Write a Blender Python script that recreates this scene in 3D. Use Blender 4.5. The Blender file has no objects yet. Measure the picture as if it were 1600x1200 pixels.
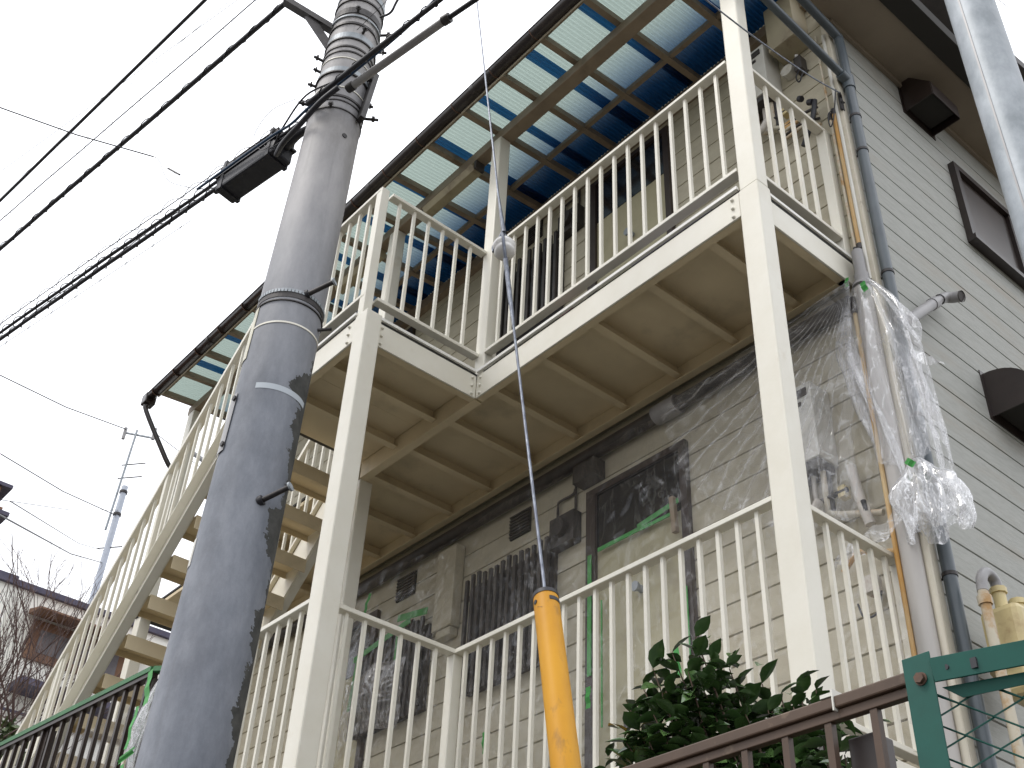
import bpy, bmesh, math, random
from mathutils import Vector, Matrix, noise
random.seed(7)
scene = bpy.context.scene
COL = scene.collection
V = Vector
PI = math.pi

# ---------------------------------------------------------------- camera
CAM = V((2.4535, -3.4244, -4.4934))
cr, cu, cf = V((0.6499, 0.7588, 0.0437)), V((0.4411, -0.4233, 0.7914)), V((-0.6189, 0.4951, 0.6098))
cd = bpy.data.cameras.new('camera'); cam = bpy.data.objects.new('camera', cd); COL.objects.link(cam)
M = Matrix((cr, cu, -cf)).transposed().to_4x4(); M.translation = CAM
cam.matrix_world = M
cd.sensor_width = 36; cd.lens = 1837.53 / 1600 * 36; cd.clip_end = 4000; cd.clip_start = 0.05
scene.camera = cam

# ---------------------------------------------------------------- sky, sun, exposure
SUN_EL, SUN_AZ = math.radians(57), math.radians(200)      # azimuth measured from +Y clockwise
w = bpy.data.worlds.new('World'); scene.world = w; w.use_nodes = True
nt = w.node_tree; bg = nt.nodes['Background']
sky = nt.nodes.new('ShaderNodeTexSky'); sky.sky_type = 'NISHITA'; sky.sun_disc = False
sky.sun_elevation = SUN_EL; sky.sun_rotation = SUN_AZ; sky.air_density = 1.0; sky.dust_density = 4.0
mx = nt.nodes.new('ShaderNodeMix'); mx.data_type = 'RGBA'; mx.inputs[0].default_value = 0.86
nt.links.new(sky.outputs[0], mx.inputs[6])
# overcast veil: a cloud layer is about two to three times brighter overhead than at the horizon, the same all the way round
tcw = nt.nodes.new('ShaderNodeTexCoord'); sxyz = nt.nodes.new('ShaderNodeSeparateXYZ'); nt.links.new(tcw.outputs['Generated'], sxyz.inputs[0])
cr_ = nt.nodes.new('ShaderNodeMapRange'); cr_.inputs[1].default_value = 0; cr_.inputs[2].default_value = 1; cr_.inputs[3].default_value = 10.0; cr_.inputs[4].default_value = 19.0
nt.links.new(sxyz.outputs[2], cr_.inputs[0])
vm = nt.nodes.new('ShaderNodeVectorMath'); vm.operation = 'SCALE'; vm.inputs[0].default_value = (1.0, 1.015, 1.05)
nt.links.new(cr_.outputs[0], vm.inputs['Scale']); nt.links.new(vm.outputs[0], mx.inputs[7])
nt.links.new(mx.outputs[2], bg.inputs[0]); bg.inputs[1].default_value = 0.1
sl = bpy.data.lights.new('sun', 'SUN'); sun = bpy.data.objects.new('sun', sl); COL.objects.link(sun)
sl.energy = 1.1; sl.angle = math.radians(14); sl.color = (1.0, 0.96, 0.90)
sd = V((math.sin(SUN_AZ) * math.cos(SUN_EL), math.cos(SUN_AZ) * math.cos(SUN_EL), math.sin(SUN_EL)))
sun.rotation_euler = sd.to_track_quat('Z', 'Y').to_euler()
scene.view_settings.view_transform = 'Standard'; scene.view_settings.look = 'None'
scene.view_settings.exposure = 0.34; scene.view_settings.gamma = 1.0
scene.view_settings.use_curve_mapping = False
scene.render.engine = 'CYCLES'
scene.cycles.transparent_max_bounces = 24

# ---------------------------------------------------------------- material helper
MATS = {}
def mat(name, c1, c2=None, rough=.55, metal=0., scale=6., detail=6., bump=0., bscale=40., stretch=None,
        bdist=.004, spec=.5, lo=.4, hi=.65, dirt=None, dscale=2.5, dlo=.58, dhi=.75, alpha=None, rvar=0.):
    m = bpy.data.materials.new(name); m.use_nodes = True; MATS[name] = m
    n = m.node_tree; N = n.nodes; L = n.links; b = N['Principled BSDF']
    tc = N.new('ShaderNodeTexCoord'); mp = N.new('ShaderNodeMapping'); L.new(tc.outputs['Object'], mp.inputs[0])
    oi = N.new('ShaderNodeObjectInfo')
    if stretch: mp.inputs['Scale'].default_value = stretch
    def nz(sc, det=6.):
        t = N.new('ShaderNodeTexNoise'); t.inputs['Scale'].default_value = sc; t.inputs['Detail'].default_value = det
        t.inputs['Roughness'].default_value = .62; L.new(mp.outputs[0], t.inputs[0]); return t
    t = nz(scale, detail); r = N.new('ShaderNodeValToRGB'); L.new(t.outputs[0], r.inputs[0])
    r.color_ramp.elements[0].position = lo; r.color_ramp.elements[1].position = hi
    r.color_ramp.elements[0].color = (*c1, 1); r.color_ramp.elements[1].color = (*(c2 or c1), 1)
    out = r.outputs[0]
    if dirt:
        d = nz(dscale, 9.); dr = N.new('ShaderNodeValToRGB'); L.new(d.outputs[0], dr.inputs[0])
        dr.color_ramp.elements[0].position = dlo; dr.color_ramp.elements[1].position = dhi
        mm = N.new('ShaderNodeMix'); mm.data_type = 'RGBA'; L.new(dr.outputs[0], mm.inputs[0])
        L.new(out, mm.inputs[6]); mm.inputs[7].default_value = (*dirt, 1); out = mm.outputs[2]
    L.new(out, b.inputs['Base Color'])
    b.inputs['Roughness'].default_value = rough; b.inputs['Metallic'].default_value = metal
    b.inputs['Specular IOR Level'].default_value = spec
    if rvar:
        mr = N.new('ShaderNodeMapRange'); L.new(t.outputs[0], mr.inputs[0]); mr.inputs[3].default_value = rough - rvar; mr.inputs[4].default_value = rough + rvar
        L.new(mr.outputs[0], b.inputs['Roughness'])
    if bump:
        bt = nz(bscale, 8.); bn = N.new('ShaderNodeBump'); bn.inputs['Strength'].default_value = bump
        bn.inputs['Distance'].default_value = bdist; L.new(bt.outputs[0], bn.inputs['Height']); L.new(bn.outputs[0], b.inputs['Normal'])
    return m

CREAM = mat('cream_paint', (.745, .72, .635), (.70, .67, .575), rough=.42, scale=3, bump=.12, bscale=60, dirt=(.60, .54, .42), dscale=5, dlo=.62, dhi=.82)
CREAM2 = mat('cream_paint_shaded', (.66, .555, .375), (.59, .495, .33), rough=.6, scale=1.6, bump=.25, bscale=120, dirt=(.36, .30, .20), dscale=2.2, dlo=.55, dhi=.8)  # same cream paint, browned so the colour carries the shade of undersides
BEAM = mat('brown_beam_paint', (.30, .235, .165), (.235, .185, .13), rough=.6, scale=5, bump=.2, bscale=60, dirt=(.13, .10, .07), dscale=4)
SIDF = mat('beige_siding', (.51, .47, .36), (.45, .41, .31), rough=.7, scale=4, stretch=(1, 1, 3), bump=.5, bscale=70, bdist=.003, dirt=(.40, .35, .26), dscale=1.4, dlo=.5, dhi=.85)
SIDS = mat('grey_siding', (.38, .385, .36), (.33, .335, .31), rough=.75, scale=30, stretch=(1, .35, 2.2), bump=.6, bscale=90, bdist=.003, dirt=(.33, .28, .22), dscale=2.0, dlo=.55, dhi=.9)
TRIM = mat('trim_paint', (.62, .57, .47), (.54, .50, .40), rough=.5, scale=4, bump=.1, dirt=(.33, .27, .2), dscale=7)
BACK = mat('dark_backing', (.03, .028, .025), rough=.9)
SOFF = mat('soffit_board', (.27, .225, .17), (.23, .19, .145), rough=.8, scale=2, bump=.2, bscale=80)
DKBR = mat('dark_brown_metal', (.022, .014, .012), (.03, .02, .017), rough=.35, scale=8, spec=.6)
GUTT = mat('brown_black_gutter', (.016, .011, .010), (.026, .018, .015), rough=.3, scale=6, spec=.6, dirt=(.06, .045, .035), dscale=4, dlo=.6, dhi=.9)
FRBR = mat('door_frame_brown', (.035, .022, .018), (.045, .03, .024), rough=.4, scale=10)
LEAFD = mat('door_leaf_cream', (.42, .385, .25), (.37, .335, .215), rough=.5, scale=3, dirt=(.28, .25, .17), dscale=3)
GLASSD = mat('dark_window_glass', (.012, .012, .014), rough=.12, spec=.8)
SCREEN = mat('window_screen_brown', (.055, .042, .036), (.04, .032, .028), rough=.35, scale=2, spec=.6)
GRILL = mat('grille_dark_metal', (.035, .03, .028), (.06, .05, .045), rough=.5, scale=9)
PIPEG = mat('grey_blue_pipe', (.085, .105, .12), (.065, .08, .095), rough=.35, scale=4, spec=.5, dirt=(.16, .15, .14), dscale=6, dlo=.62)
PVCG = mat('grey_pvc', (.25, .245, .25), (.31, .30, .30), rough=.4, scale=4, dirt=(.16, .15, .14), dscale=6)
CONDU = mat('pale_conduit', (.50, .46, .36), (.56, .50, .40), rough=.5, scale=6, dirt=(.40, .23, .08), dscale=6, dlo=.5, dhi=.62)
RUSTC = mat('rusty_conduit', (.50, .27, .075), (.56, .47, .30), rough=.7, scale=5, stretch=(1, 1, .3), bump=.3)
WHBOX = mat('white_box_paint', (.66, .65, .60), (.58, .56, .50), rough=.45, scale=3, dirt=(.36, .31, .23), dscale=4)
BGBOX = mat('beige_box_paint', (.40, .35, .24), (.34, .29, .20), rough=.5, scale=4, dirt=(.18, .14, .10), dscale=4)
RUBB = mat('black_cable', (.012, .012, .017), (.02, .02, .026), rough=.5, scale=20)
BLUEC = mat('blue_cable', (.012, .045, .10), rough=.4)
DRKM = mat('dark_hardware', (.03, .027, .027), (.06, .055, .055), rough=.5, metal=.4, scale=12)
GALV = mat('galvanised_steel', (.21, .235, .255), (.40, .43, .46), rough=.5, metal=.25, scale=14, lo=.35, hi=.7, bump=.15, bscale=30, stretch=(1, 1, .6), rvar=.12)
STRND = mat('steel_strand', (.09, .10, .13), (.20, .22, .26), rough=.4, metal=.6, scale=40, stretch=(1, 1, .3), bump=.3)
PORC = mat('white_porcelain', (.72, .71, .70), (.66, .65, .63), rough=.18, scale=6, dirt=(.35, .32, .28), dscale=9, dlo=.6)
YELL = mat('yellow_guard_plastic', (.58, .28, .010), (.46, .20, .008), rough=.5, spec=.3, scale=3, stretch=(1, 1, .35), bump=.08, bscale=90, dirt=(.26, .13, .025), dscale=22, dlo=.60, dhi=.80)
GREENT = mat('green_masking_tape', (.06, .34, .07), (.05, .27, .06), rough=.5, scale=12, bump=.4, bscale=60)
TAPED = mat('green_tape_on_rail', (.035, .16, .055), (.03, .12, .045), rough=.5, scale=8, bump=.5, bscale=50)
BRFEN = mat('brown_fence_metal', (.085, .052, .033), (.068, .041, .026), rough=.5, scale=8, spec=.4, dirt=(.17, .12, .08), dscale=18, dlo=.6)
DKFEN = mat('dark_fence_metal', (.028, .018, .015), (.04, .026, .02), rough=.4, scale=8)
GRFEN = mat('green_fence_paint', (.003, .080, .060), (.002, .062, .047), rough=.5, scale=6, spec=.35, dirt=(.10, .07, .035), dscale=9, dlo=.62, dhi=.8)
RUSTB = mat('rusty_bolt', (.085, .05, .035), (.12, .06, .035), rough=.7, scale=40, bump=.4)
LEAF = mat('camellia_leaf', (.035, .075, .022), (.065, .120, .036), rough=.22, scale=18, spec=.7)
LEAF2 = mat('camellia_leaf_light', (.05, .115, .03), (.07, .13, .04), rough=.28, scale=18, spec=.6)
BARK = mat('bark', (.07, .045, .03), (.11, .075, .05), rough=.85, scale=20, bump=.5)
TWIG = mat('bare_twig', (.085, .05, .045), (.12, .075, .06), rough=.8, scale=12)
HEDGE = mat('hedge_leaf', (.05, .085, .025), (.09, .12, .03), rough=.5, scale=8)
CONC = mat('concrete', (.17, .165, .155), (.22, .215, .20), rough=.85, scale=3, bump=.5, bscale=40, dirt=(.12, .11, .09), dscale=1.5)
ASPH = mat('asphalt', (.05, .05, .052), (.065, .065, .066), rough=.9, scale=20, bump=.6, bscale=150)
SOIL = mat('ground_soil', (.085, .078, .062), (.12, .105, .085), rough=.95, scale=2, bump=.6, bscale=30)
NWALL = mat('neighbour_wall', (.84, .83, .77), (.80, .78, .73), rough=.8, scale=1.5)
NTRIM = mat('neighbour_dark_trim', (.05, .045, .08), (.08, .07, .11), rough=.6)
NBROWN = mat('neighbour_brown', (.17, .085, .05), (.22, .12, .07), rough=.7, scale=3)
NROOF = mat('neighbour_grey_roof', (.17, .16, .17), (.13, .12, .13), rough=.7, scale=6)
ROOFM = mat('main_roof_dark', (.05, .045, .045), (.07, .06, .06), rough=.6, scale=6)
DECKT = mat('deck_lip_pale', (.80, .79, .75), (.74, .73, .69), rough=.45, scale=5)
DECKDK = mat('deck_shadow_gap', (.03, .028, .026), rough=.8)
MATG = mat('purple_grey_mat', (.13, .12, .15), rough=.9)
REDB = mat('red_brown_plastic', (.16, .035, .025), rough=.5)
YCREAM = mat('yellowed_meter_paint', (.62, .52, .27), (.52, .42, .22), rough=.45, scale=7, dirt=(.32, .2, .1), dscale=10, dlo=.55)
GREYM = mat('white_hose', (.5, .47, .43), (.6, .56, .5), rough=.5, dirt=(.33, .22, .16), dscale=9)
LAMPM = mat('aged_lamp_cover', (.42, .37, .24), (.34, .295, .19), rough=.5, scale=4, dirt=(.16, .12, .08), dscale=5, dlo=.55)

def pole_material():
    m = bpy.data.materials.new('coated_concrete_pole'); m.use_nodes = True; N = m.node_tree.nodes; L = m.node_tree.links
    b = N['Principled BSDF']; tc = N.new('ShaderNodeTexCoord')
    def nz(sc, st=(1, 1, 1), det=7., ro=.6):
        mp = N.new('ShaderNodeMapping'); mp.inputs['Scale'].default_value = st; L.new(tc.outputs['Object'], mp.inputs[0])
        t = N.new('ShaderNodeTexNoise'); t.inputs['Scale'].default_value = sc; t.inputs['Detail'].default_value = det
        t.inputs['Roughness'].default_value = ro; L.new(mp.outputs[0], t.inputs[0]); return t
    def ramp(src, stops):
        r = N.new('ShaderNodeValToRGB'); L.new(src, r.inputs[0]); e = r.color_ramp.elements
        e[0].position, e[0].color = stops[0][0], (*stops[0][1], 1); e[1].position, e[1].color = stops[1][0], (*stops[1][1], 1)
        for p, c in stops[2:]:
            x = e.new(p); x.color = (*c, 1)
        return r.outputs[0]
    def math_(op, a, b_=None, v=None):
        x = N.new('ShaderNodeMath'); x.operation = op; L.new(a, x.inputs[0])
        if b_ is not None: L.new(b_, x.inputs[1])
        elif v is not None: x.inputs[1].default_value = v
        return x.outputs[0]
    def mix(f, a, b_):
        x = N.new('ShaderNodeMix'); x.data_type = 'RGBA'; L.new(f, x.inputs[0])
        (L.new(a, x.inputs[6]) if not isinstance(a, tuple) else setattr(x.inputs[6], 'default_value', (*a, 1)))
        (L.new(b_, x.inputs[7]) if not isinstance(b_, tuple) else setattr(x.inputs[7], 'default_value', (*b_, 1)))
        return x.outputs[2]
    # the coating: blue-grey low down, bare lighter concrete above a soft boundary
    coat = ramp(nz(4.2, (1, 1, .4), 9, .7).outputs[0], [(.30, (.095, .108, .135)), (.70, (.265, .28, .315)), (.5, (.175, .19, .222))])
    bare = ramp(nz(4.5, (1, 1, .35)).outputs[0], [(.32, (.20, .19, .185)), (.68, (.46, .44, .435)), (.5, (.33, .32, .32))])
    sp = N.new('ShaderNodeSeparateXYZ'); L.new(tc.outputs['Object'], sp.inputs[0])
    mr = N.new('ShaderNodeMapRange'); L.new(sp.outputs[2], mr.inputs[0]); mr.inputs[1].default_value = 4.3; mr.inputs[2].default_value = 6.0
    base = mix(mr.outputs[0], coat, bare)
    cl = ramp(nz(1.7, (1, 1, .8), 8, .65).outputs[0], [(.50, (0, 0, 0)), (.66, (1, 1, 1))])
    base = mix(math_('MULTIPLY', cl, v=.45), base, (.085, .088, .105))
    # vertical mould seam streaks
    st = ramp(nz(9, (1, 1, .04), 4).outputs[0], [(.56, (0, 0, 0)), (.68, (1, 1, 1))])
    base = mix(math_('MULTIPLY', st, v=.42), base, (.11, .105, .105))
    # dark torn margin of the old coating on the street-away side
    at = N.new('ShaderNodeMath'); at.operation = 'ARCTAN2'; L.new(sp.outputs[1], at.inputs[0]); L.new(sp.outputs[0], at.inputs[1])
    ed = N.new('ShaderNodeMapRange'); L.new(at.outputs[0], ed.inputs[0]); ed.inputs[1].default_value = math.radians(-6); ed.inputs[2].default_value = math.radians(62)
    t2 = nz(3.0, (1, 1, 1.5), 6, .68)
    s = math_('ADD', ed.outputs[0], math_('MULTIPLY', t2.outputs[0], v=1.7))
    zt = N.new('ShaderNodeMapRange'); L.new(sp.outputs[2], zt.inputs[0]); zt.inputs[1].default_value = 4.45; zt.inputs[2].default_value = 4.95; zt.inputs[3].default_value = 0; zt.inputs[4].default_value = 1.2
    s = math_('SUBTRACT', s, zt.outputs[0])
    msk = math_('GREATER_THAN', s, v=1.50)
    dk = ramp(nz(14).outputs[0], [(.35, (.035, .036, .034)), (.65, (.075, .075, .07))])
    base = mix(msk, base, dk)
    L.new(base, b.inputs['Base Color'])
    rr = N.new('ShaderNodeMix'); rr.data_type = 'FLOAT'; L.new(msk, rr.inputs[0]); rr.inputs[2].default_value = .60; rr.inputs[3].default_value = .9
    L.new(rr.outputs[0], b.inputs['Roughness'])
    bt = nz(60); bn = N.new('ShaderNodeBump'); bn.inputs['Strength'].default_value = .25; bn.inputs['Distance'].default_value = .004
    b2 = N.new('ShaderNodeBump'); b2.inputs['Strength'].default_value = .6; b2.inputs['Distance'].default_value = .006; b2.invert = True
    L.new(bt.outputs[0], bn.inputs['Height']); L.new(msk, b2.inputs['Height']); L.new(bn.outputs[0], b2.inputs['Normal']); L.new(b2.outputs[0], b.inputs['Normal'])
    return m
POLE = pole_material()

def sheet_material(name, light, dark):
    # corrugated polycarbonate: pale outside, the eave's shade painted in as dark blue towards the wall
    m = bpy.data.materials.new(name); m.use_nodes = True; N = m.node_tree.nodes; L = m.node_tree.links
    N.remove(N['Principled BSDF']); out = N['Material Output']
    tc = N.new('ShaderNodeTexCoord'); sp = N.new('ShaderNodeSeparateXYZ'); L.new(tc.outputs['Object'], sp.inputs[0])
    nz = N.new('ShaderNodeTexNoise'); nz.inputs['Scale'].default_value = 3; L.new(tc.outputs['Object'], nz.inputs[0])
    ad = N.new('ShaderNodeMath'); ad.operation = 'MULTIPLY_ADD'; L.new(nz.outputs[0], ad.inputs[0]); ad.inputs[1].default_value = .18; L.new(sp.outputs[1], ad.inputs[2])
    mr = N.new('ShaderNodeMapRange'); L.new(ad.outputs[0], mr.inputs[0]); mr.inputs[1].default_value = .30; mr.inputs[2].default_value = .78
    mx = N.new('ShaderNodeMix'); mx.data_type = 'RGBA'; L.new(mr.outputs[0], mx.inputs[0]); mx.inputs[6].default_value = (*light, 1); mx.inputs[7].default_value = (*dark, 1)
    tr = N.new('ShaderNodeBsdfTranslucent'); L.new(mx.outputs[2], tr.inputs[0])
    df = N.new('ShaderNodeBsdfDiffuse'); L.new(mx.outputs[2], df.inputs[0])
    gl = N.new('ShaderNodeBsdfGlossy'); gl.inputs['Roughness'].default_value = .25; gl.inputs[0].default_value = (.8, .85, .9, 1)
    a = N.new('ShaderNodeMixShader'); a.inputs[0].default_value = .25; L.new(tr.outputs[0], a.inputs[1]); L.new(df.outputs[0], a.inputs[2])
    c = N.new('ShaderNodeMixShader'); c.inputs[0].default_value = .05; L.new(a.outputs[0], c.inputs[1]); L.new(gl.outputs[0], c.inputs[2])
    L.new(c.outputs[0], out.inputs[0]); return m
POLYC = sheet_material('eave_shaded_blue_polycarbonate', (.285, .35, .32), (.014, .085, .225))
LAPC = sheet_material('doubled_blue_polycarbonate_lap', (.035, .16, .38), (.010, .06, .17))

def film_material(name, op=.16, streak=(1, 1, .25), sc=7.):
    m = bpy.data.materials.new(name); m.use_nodes = True; N = m.node_tree.nodes; L = m.node_tree.links
    N.remove(N['Principled BSDF']); out = N['Material Output']
    tc = N.new('ShaderNodeTexCoord'); mp = N.new('ShaderNodeMapping'); mp.inputs['Scale'].default_value = streak; L.new(tc.outputs['Object'], mp.inputs[0])
    t = N.new('ShaderNodeTexNoise'); t.inputs['Scale'].default_value = sc; t.inputs['Detail'].default_value = 8; t.inputs['Distortion'].default_value = 1.2; L.new(mp.outputs[0], t.inputs[0])
    # folded, doubled film is milkier along thin lines
    ab = N.new('ShaderNodeMath'); ab.operation = 'SUBTRACT'; L.new(t.outputs[0], ab.inputs[0]); ab.inputs[1].default_value = .5
    a2 = N.new('ShaderNodeMath'); a2.operation = 'ABSOLUTE'; L.new(ab.outputs[0], a2.inputs[0])
    mr = N.new('ShaderNodeMapRange'); L.new(a2.outputs[0], mr.inputs[0]); mr.inputs[1].default_value = 0; mr.inputs[2].default_value = .028; mr.inputs[3].default_value = op * 2.4; mr.inputs[4].default_value = op * .55
    ly = N.new('ShaderNodeLayerWeight'); ly.inputs[0].default_value = .35
    fm = N.new('ShaderNodeMath'); fm.operation = 'MULTIPLY_ADD'; L.new(ly.outputs[1], fm.inputs[0]); fm.inputs[1].default_value = op * 2.2; L.new(mr.outputs[0], fm.inputs[2])
    tp = N.new('ShaderNodeBsdfTransparent'); tp.inputs[0].default_value = (.985, .985, .99, 1)
    df = N.new('ShaderNodeBsdfDiffuse'); df.inputs[0].default_value = (.86, .87, .90, 1)
    tl = N.new('ShaderNodeBsdfTranslucent'); tl.inputs[0].default_value = (.86, .87, .9, 1)
    gl = N.new('ShaderNodeBsdfGlossy'); gl.inputs['Roughness'].default_value = .12
    dm = N.new('ShaderNodeMixShader'); dm.inputs[0].default_value = .4; L.new(df.outputs[0], dm.inputs[1]); L.new(tl.outputs[0], dm.inputs[2])
    gm = N.new('ShaderNodeMixShader'); gm.inputs[0].default_value = .45; L.new(dm.outputs[0], gm.inputs[1]); L.new(gl.outputs[0], gm.inputs[2])
    o = N.new('ShaderNodeMixShader'); L.new(fm.outputs[0], o.inputs[0]); L.new(tp.outputs[0], o.inputs[1]); L.new(gm.outputs[0], o.inputs[2])
    L.new(o.outputs[0], out.inputs[0]); return m
FILM = film_material('clear_masking_film', .066)
FILMB = film_material('bunched_masking_film', .20, (1, 1, .3), 16.)

# ---------------------------------------------------------------- mesh helpers
OFF = {}
class MB:
    def __init__(s): s.v = []; s.f = []; s.sm = []
    def add(s, vs, fs, smooth=False):
        k = len(s.v); s.v += [V(p) for p in vs]; s.f += [tuple(i + k for i in f) for f in fs]; s.sm += [smooth] * len(fs); return s
    def box(s, x0, x1, y0, y1, z0, z1):
        return s.add([(x, y, z) for x in (x0, x1) for y in (y0, y1) for z in (z0, z1)],
                     [(0, 1, 3, 2), (4, 6, 7, 5), (0, 4, 5, 1), (2, 3, 7, 6), (0, 2, 6, 4), (1, 5, 7, 3)])
    def bar(s, a, b, wd, ht, up=(0, 0, 1)):
        a, b = V(a), V(b); d = (b - a).normalized(); sx = d.cross(V(up)).normalized(); u = sx.cross(d)
        sx = sx * wd / 2; u = u * ht / 2
        vs = [p + i * sx + j * u for p in (a, b) for i, j in ((-1, -1), (1, -1), (1, 1), (-1, 1))]
        return s.add(vs, [(3, 2, 1, 0), (4, 5, 6, 7), (0, 1, 5, 4), (1, 2, 6, 5), (2, 3, 7, 6), (3, 0, 4, 7)])
    def tube(s, path, r, n=10, caps=True, flat=1.):
        path = [V(p) for p in path]; rs = r if isinstance(r, (list, tuple)) else [r] * len(path)
        vs = []; u = None
        for i, p in enumerate(path):
            d = (path[min(i + 1, len(path) - 1)] - path[max(i - 1, 0)]).normalized()
            if u is None: u = d.cross(V((.31, .17, .93))).normalized()
            u = (u - d * u.dot(d)).normalized(); q = d.cross(u)
            vs += [p + (u * math.cos(2 * PI * k / n) + q * math.sin(2 * PI * k / n) * flat) * rs[i] for k in range(n)]
        fs = [(i * n + k, i * n + (k + 1) % n, (i + 1) * n + (k + 1) % n, (i + 1) * n + k) for i in range(len(path) - 1) for k in range(n)]
        s.add(vs, fs, True)
        if caps: s.add(vs[:n], [tuple(range(n))[::-1]]); s.add(vs[-n:], [tuple(range(n))])
        return s
    def grid(s, fn, nu, nv, smooth=True):
        vs = [fn(i / nu, j / nv) for i in range(nu + 1) for j in range(nv + 1)]
        fs = [(i * (nv + 1) + j, (i + 1) * (nv + 1) + j, (i + 1) * (nv + 1) + j + 1, i * (nv + 1) + j + 1) for i in range(nu) for j in range(nv)]
        return s.add(vs, fs, smooth)
    def prism(s, poly, d):      # extrude polygon (list of points) by vector d
        n = len(poly); p = [V(q) for q in poly]; d = V(d)
        return s.add(p + [q + d for q in p], [tuple(range(n))[::-1], tuple(range(n, 2 * n))] + [(i, (i + 1) % n, n + (i + 1) % n, n + i) for i in range(n)])
    def build(s, name, m, parent=None, bevel=0, at=None, solid=0):
        off = OFF[parent] if parent else (V(at) if at else V((0, 0, 0)))
        me = bpy.data.meshes.new(name); me.from_pydata([p - off for p in s.v], [], s.f)
        me.polygons.foreach_set('use_smooth', s.sm); me.materials.append(m)
        b = bmesh.new(); b.from_mesh(me); bmesh.ops.recalc_face_normals(b, faces=b.faces); b.to_mesh(me); b.free()
        o = bpy.data.objects.new(name, me); COL.objects.link(o)
        if parent: o.parent = parent; OFF[o] = off
        else: o.location = off; OFF[o] = off
        if bevel:
            md = o.modifiers.new('bevel', 'BEVEL'); md.width = bevel; md.segments = 2; md.limit_method = 'ANGLE'
        if solid:
            md = o.modifiers.new('thickness', 'SOLIDIFY'); md.thickness = solid
        return o
def tag(o, label=None, cat=None, group=None, kind=None):
    if label: o['label'] = label
    if cat: o['category'] = cat
    if group: o['group'] = group
    if kind: o['kind'] = kind
    return o
def root(name, loc, label, cat, group=None):
    o = bpy.data.objects.new(name, None); o.empty_display_size = .1; COL.objects.link(o); o.location = loc; OFF[o] = V(loc)
    return tag(o, label, cat, group)
def inst(me, name, parent, loc, rot=None, scale=None):
    o = bpy.data.objects.new(name, me); COL.objects.link(o); o.parent = parent
    o.location = V(loc) - OFF[parent]; OFF[o] = V(loc)
    if rot is not None: o.rotation_euler = rot
    if scale is not None: o.scale = scale
    return o
def sub(me, name, parent, rel, rot=None):
    o = bpy.data.objects.new(name, me); COL.objects.link(o); o.parent = parent; o.location = rel
    if rot is not None: o.rotation_euler = rot
    return o
def lerp(a, b, t): return a + (b - a) * t
def arc(pts, n=6):      # smooth a polyline (Catmull-Rom)
    P = [V(p) for p in pts]; P = [P[0] * 2 - P[1]] + P + [P[-1] * 2 - P[-2]]; o = []
    for i in range(1, len(P) - 2):
        for k in range(n):
            t = k / n; a, b, c, d = P[i - 1], P[i], P[i + 1], P[i + 2]
            o.append(.5 * ((2 * b) + (c - a) * t + (2 * a - 5 * b + 4 * c - d) * t * t + (3 * b - a - 3 * c + d) * t ** 3))
    o.append(P[-2]); return o

H = -2.757          # storey height
FL = -2.86          # ground-floor walkway level
YW = .86            # front wall face
XW = .11            # side wall face

# ================================================================ the setting
MB().box(-400, 400, -400, 400, -6.6, -6.004).build('ground', SOIL)['kind'] = 'structure'
MB().box(-60, 60, -7.5, -1.9, -6.1, -6.0).build('street', ASPH)['kind'] = 'structure'
MB().box(-60, 60, -1.9, -1.45, -6.1, -5.88).build('kerb', CONC)['kind'] = 'structure'
MB().box(-60, -3.4, -1.15, 60, -6.05, FL - .02).build('yard_terrace', CONC)['kind'] = 'structure'
MB().box(-3.4, 30, -1.38, 60, -6.05, -4.4).build('lower_terrace', SOIL)['kind'] = 'structure'
MB().box(-3.38, 30, -1.44, -1.385, -6.05, -4.3).build('retaining_wall', CONC)['kind'] = 'structure'
MB().box(-3.39, .02, .02, .9, -4.41, FL - .10).build('foundation', CONC)['kind'] = 'structure'

# ================================================================ apartment building
B = root('apartment_building', (0, YW, FL), 'two-storey apartment house with beige front siding, grey gable siding and dark eaves', 'building')
fw = MB().box(-7.0, XW - .02, YW + .012, 1.1, FL - 1.4, 2.75).build('front_wall', BACK, B)
sw = MB().box(-7.0, XW - .012, 1.1, 6.5, FL - 1.4, 2.75).build('side_wall', BACK, B)
P = .1695
def plank_front(z, h):
    return MB().add([(-6.98, YW, z), (XW - .004, YW, z), (XW - .004, YW, z + h), (-6.98, YW, z + h), (-6.98, YW + .012, z - .004), (XW - .004, YW + .012, z - .004), (XW - .004, YW + .012, z + h + .004), (-6.98, YW + .012, z + h + .004)],
                    [(0, 1, 2, 3), (0, 4, 5, 1), (3, 2, 6, 7), (0, 3, 7, 4), (1, 5, 6, 2)])
z = -1.003 - P * 19; k = 0
while z < 2.55:
    g = .015 if k % 2 else .008
    plank_front(z + g / 2, P - g).build('siding_board', SIDF, fw)
    MB().add([(XW, YW - .0, z + g / 2), (XW, 6.5, z + g / 2), (XW, 6.5, z + P - g / 2), (XW, YW, z + P - g / 2),
              (XW - .012, YW, z + g / 2 - .004), (XW - .012, 6.5, z + g / 2 - .004), (XW - .012, 6.5, z + P - g / 2 + .004), (XW - .012, YW, z + P - g / 2 + .004)],
             [(0, 1, 2, 3), (0, 4, 5, 1), (3, 2, 6, 7), (0, 3, 7, 4), (1, 5, 6, 2)]).build('siding_board', SIDS, sw)
    z += P; k += 1
MB().box(XW - .035, XW + .012, YW - .014, YW + .035, FL - 1.4, 2.09).build('corner_trim', TRIM, B, bevel=.003)
MB().box(XW - .02, .42, YW - .35, 6.8, 2.10, 2.13).build('soffit', SOFF, B)
MB().box(XW + .001, XW + .025, YW + .04, 6.8, 2.06, 2.099).build('soffit_batten', SOFF, B)
MB().box(.421, .560, .35, 6.8, 2.085, 2.20).build('verge_board', BACK, B, bevel=.004)
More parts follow.
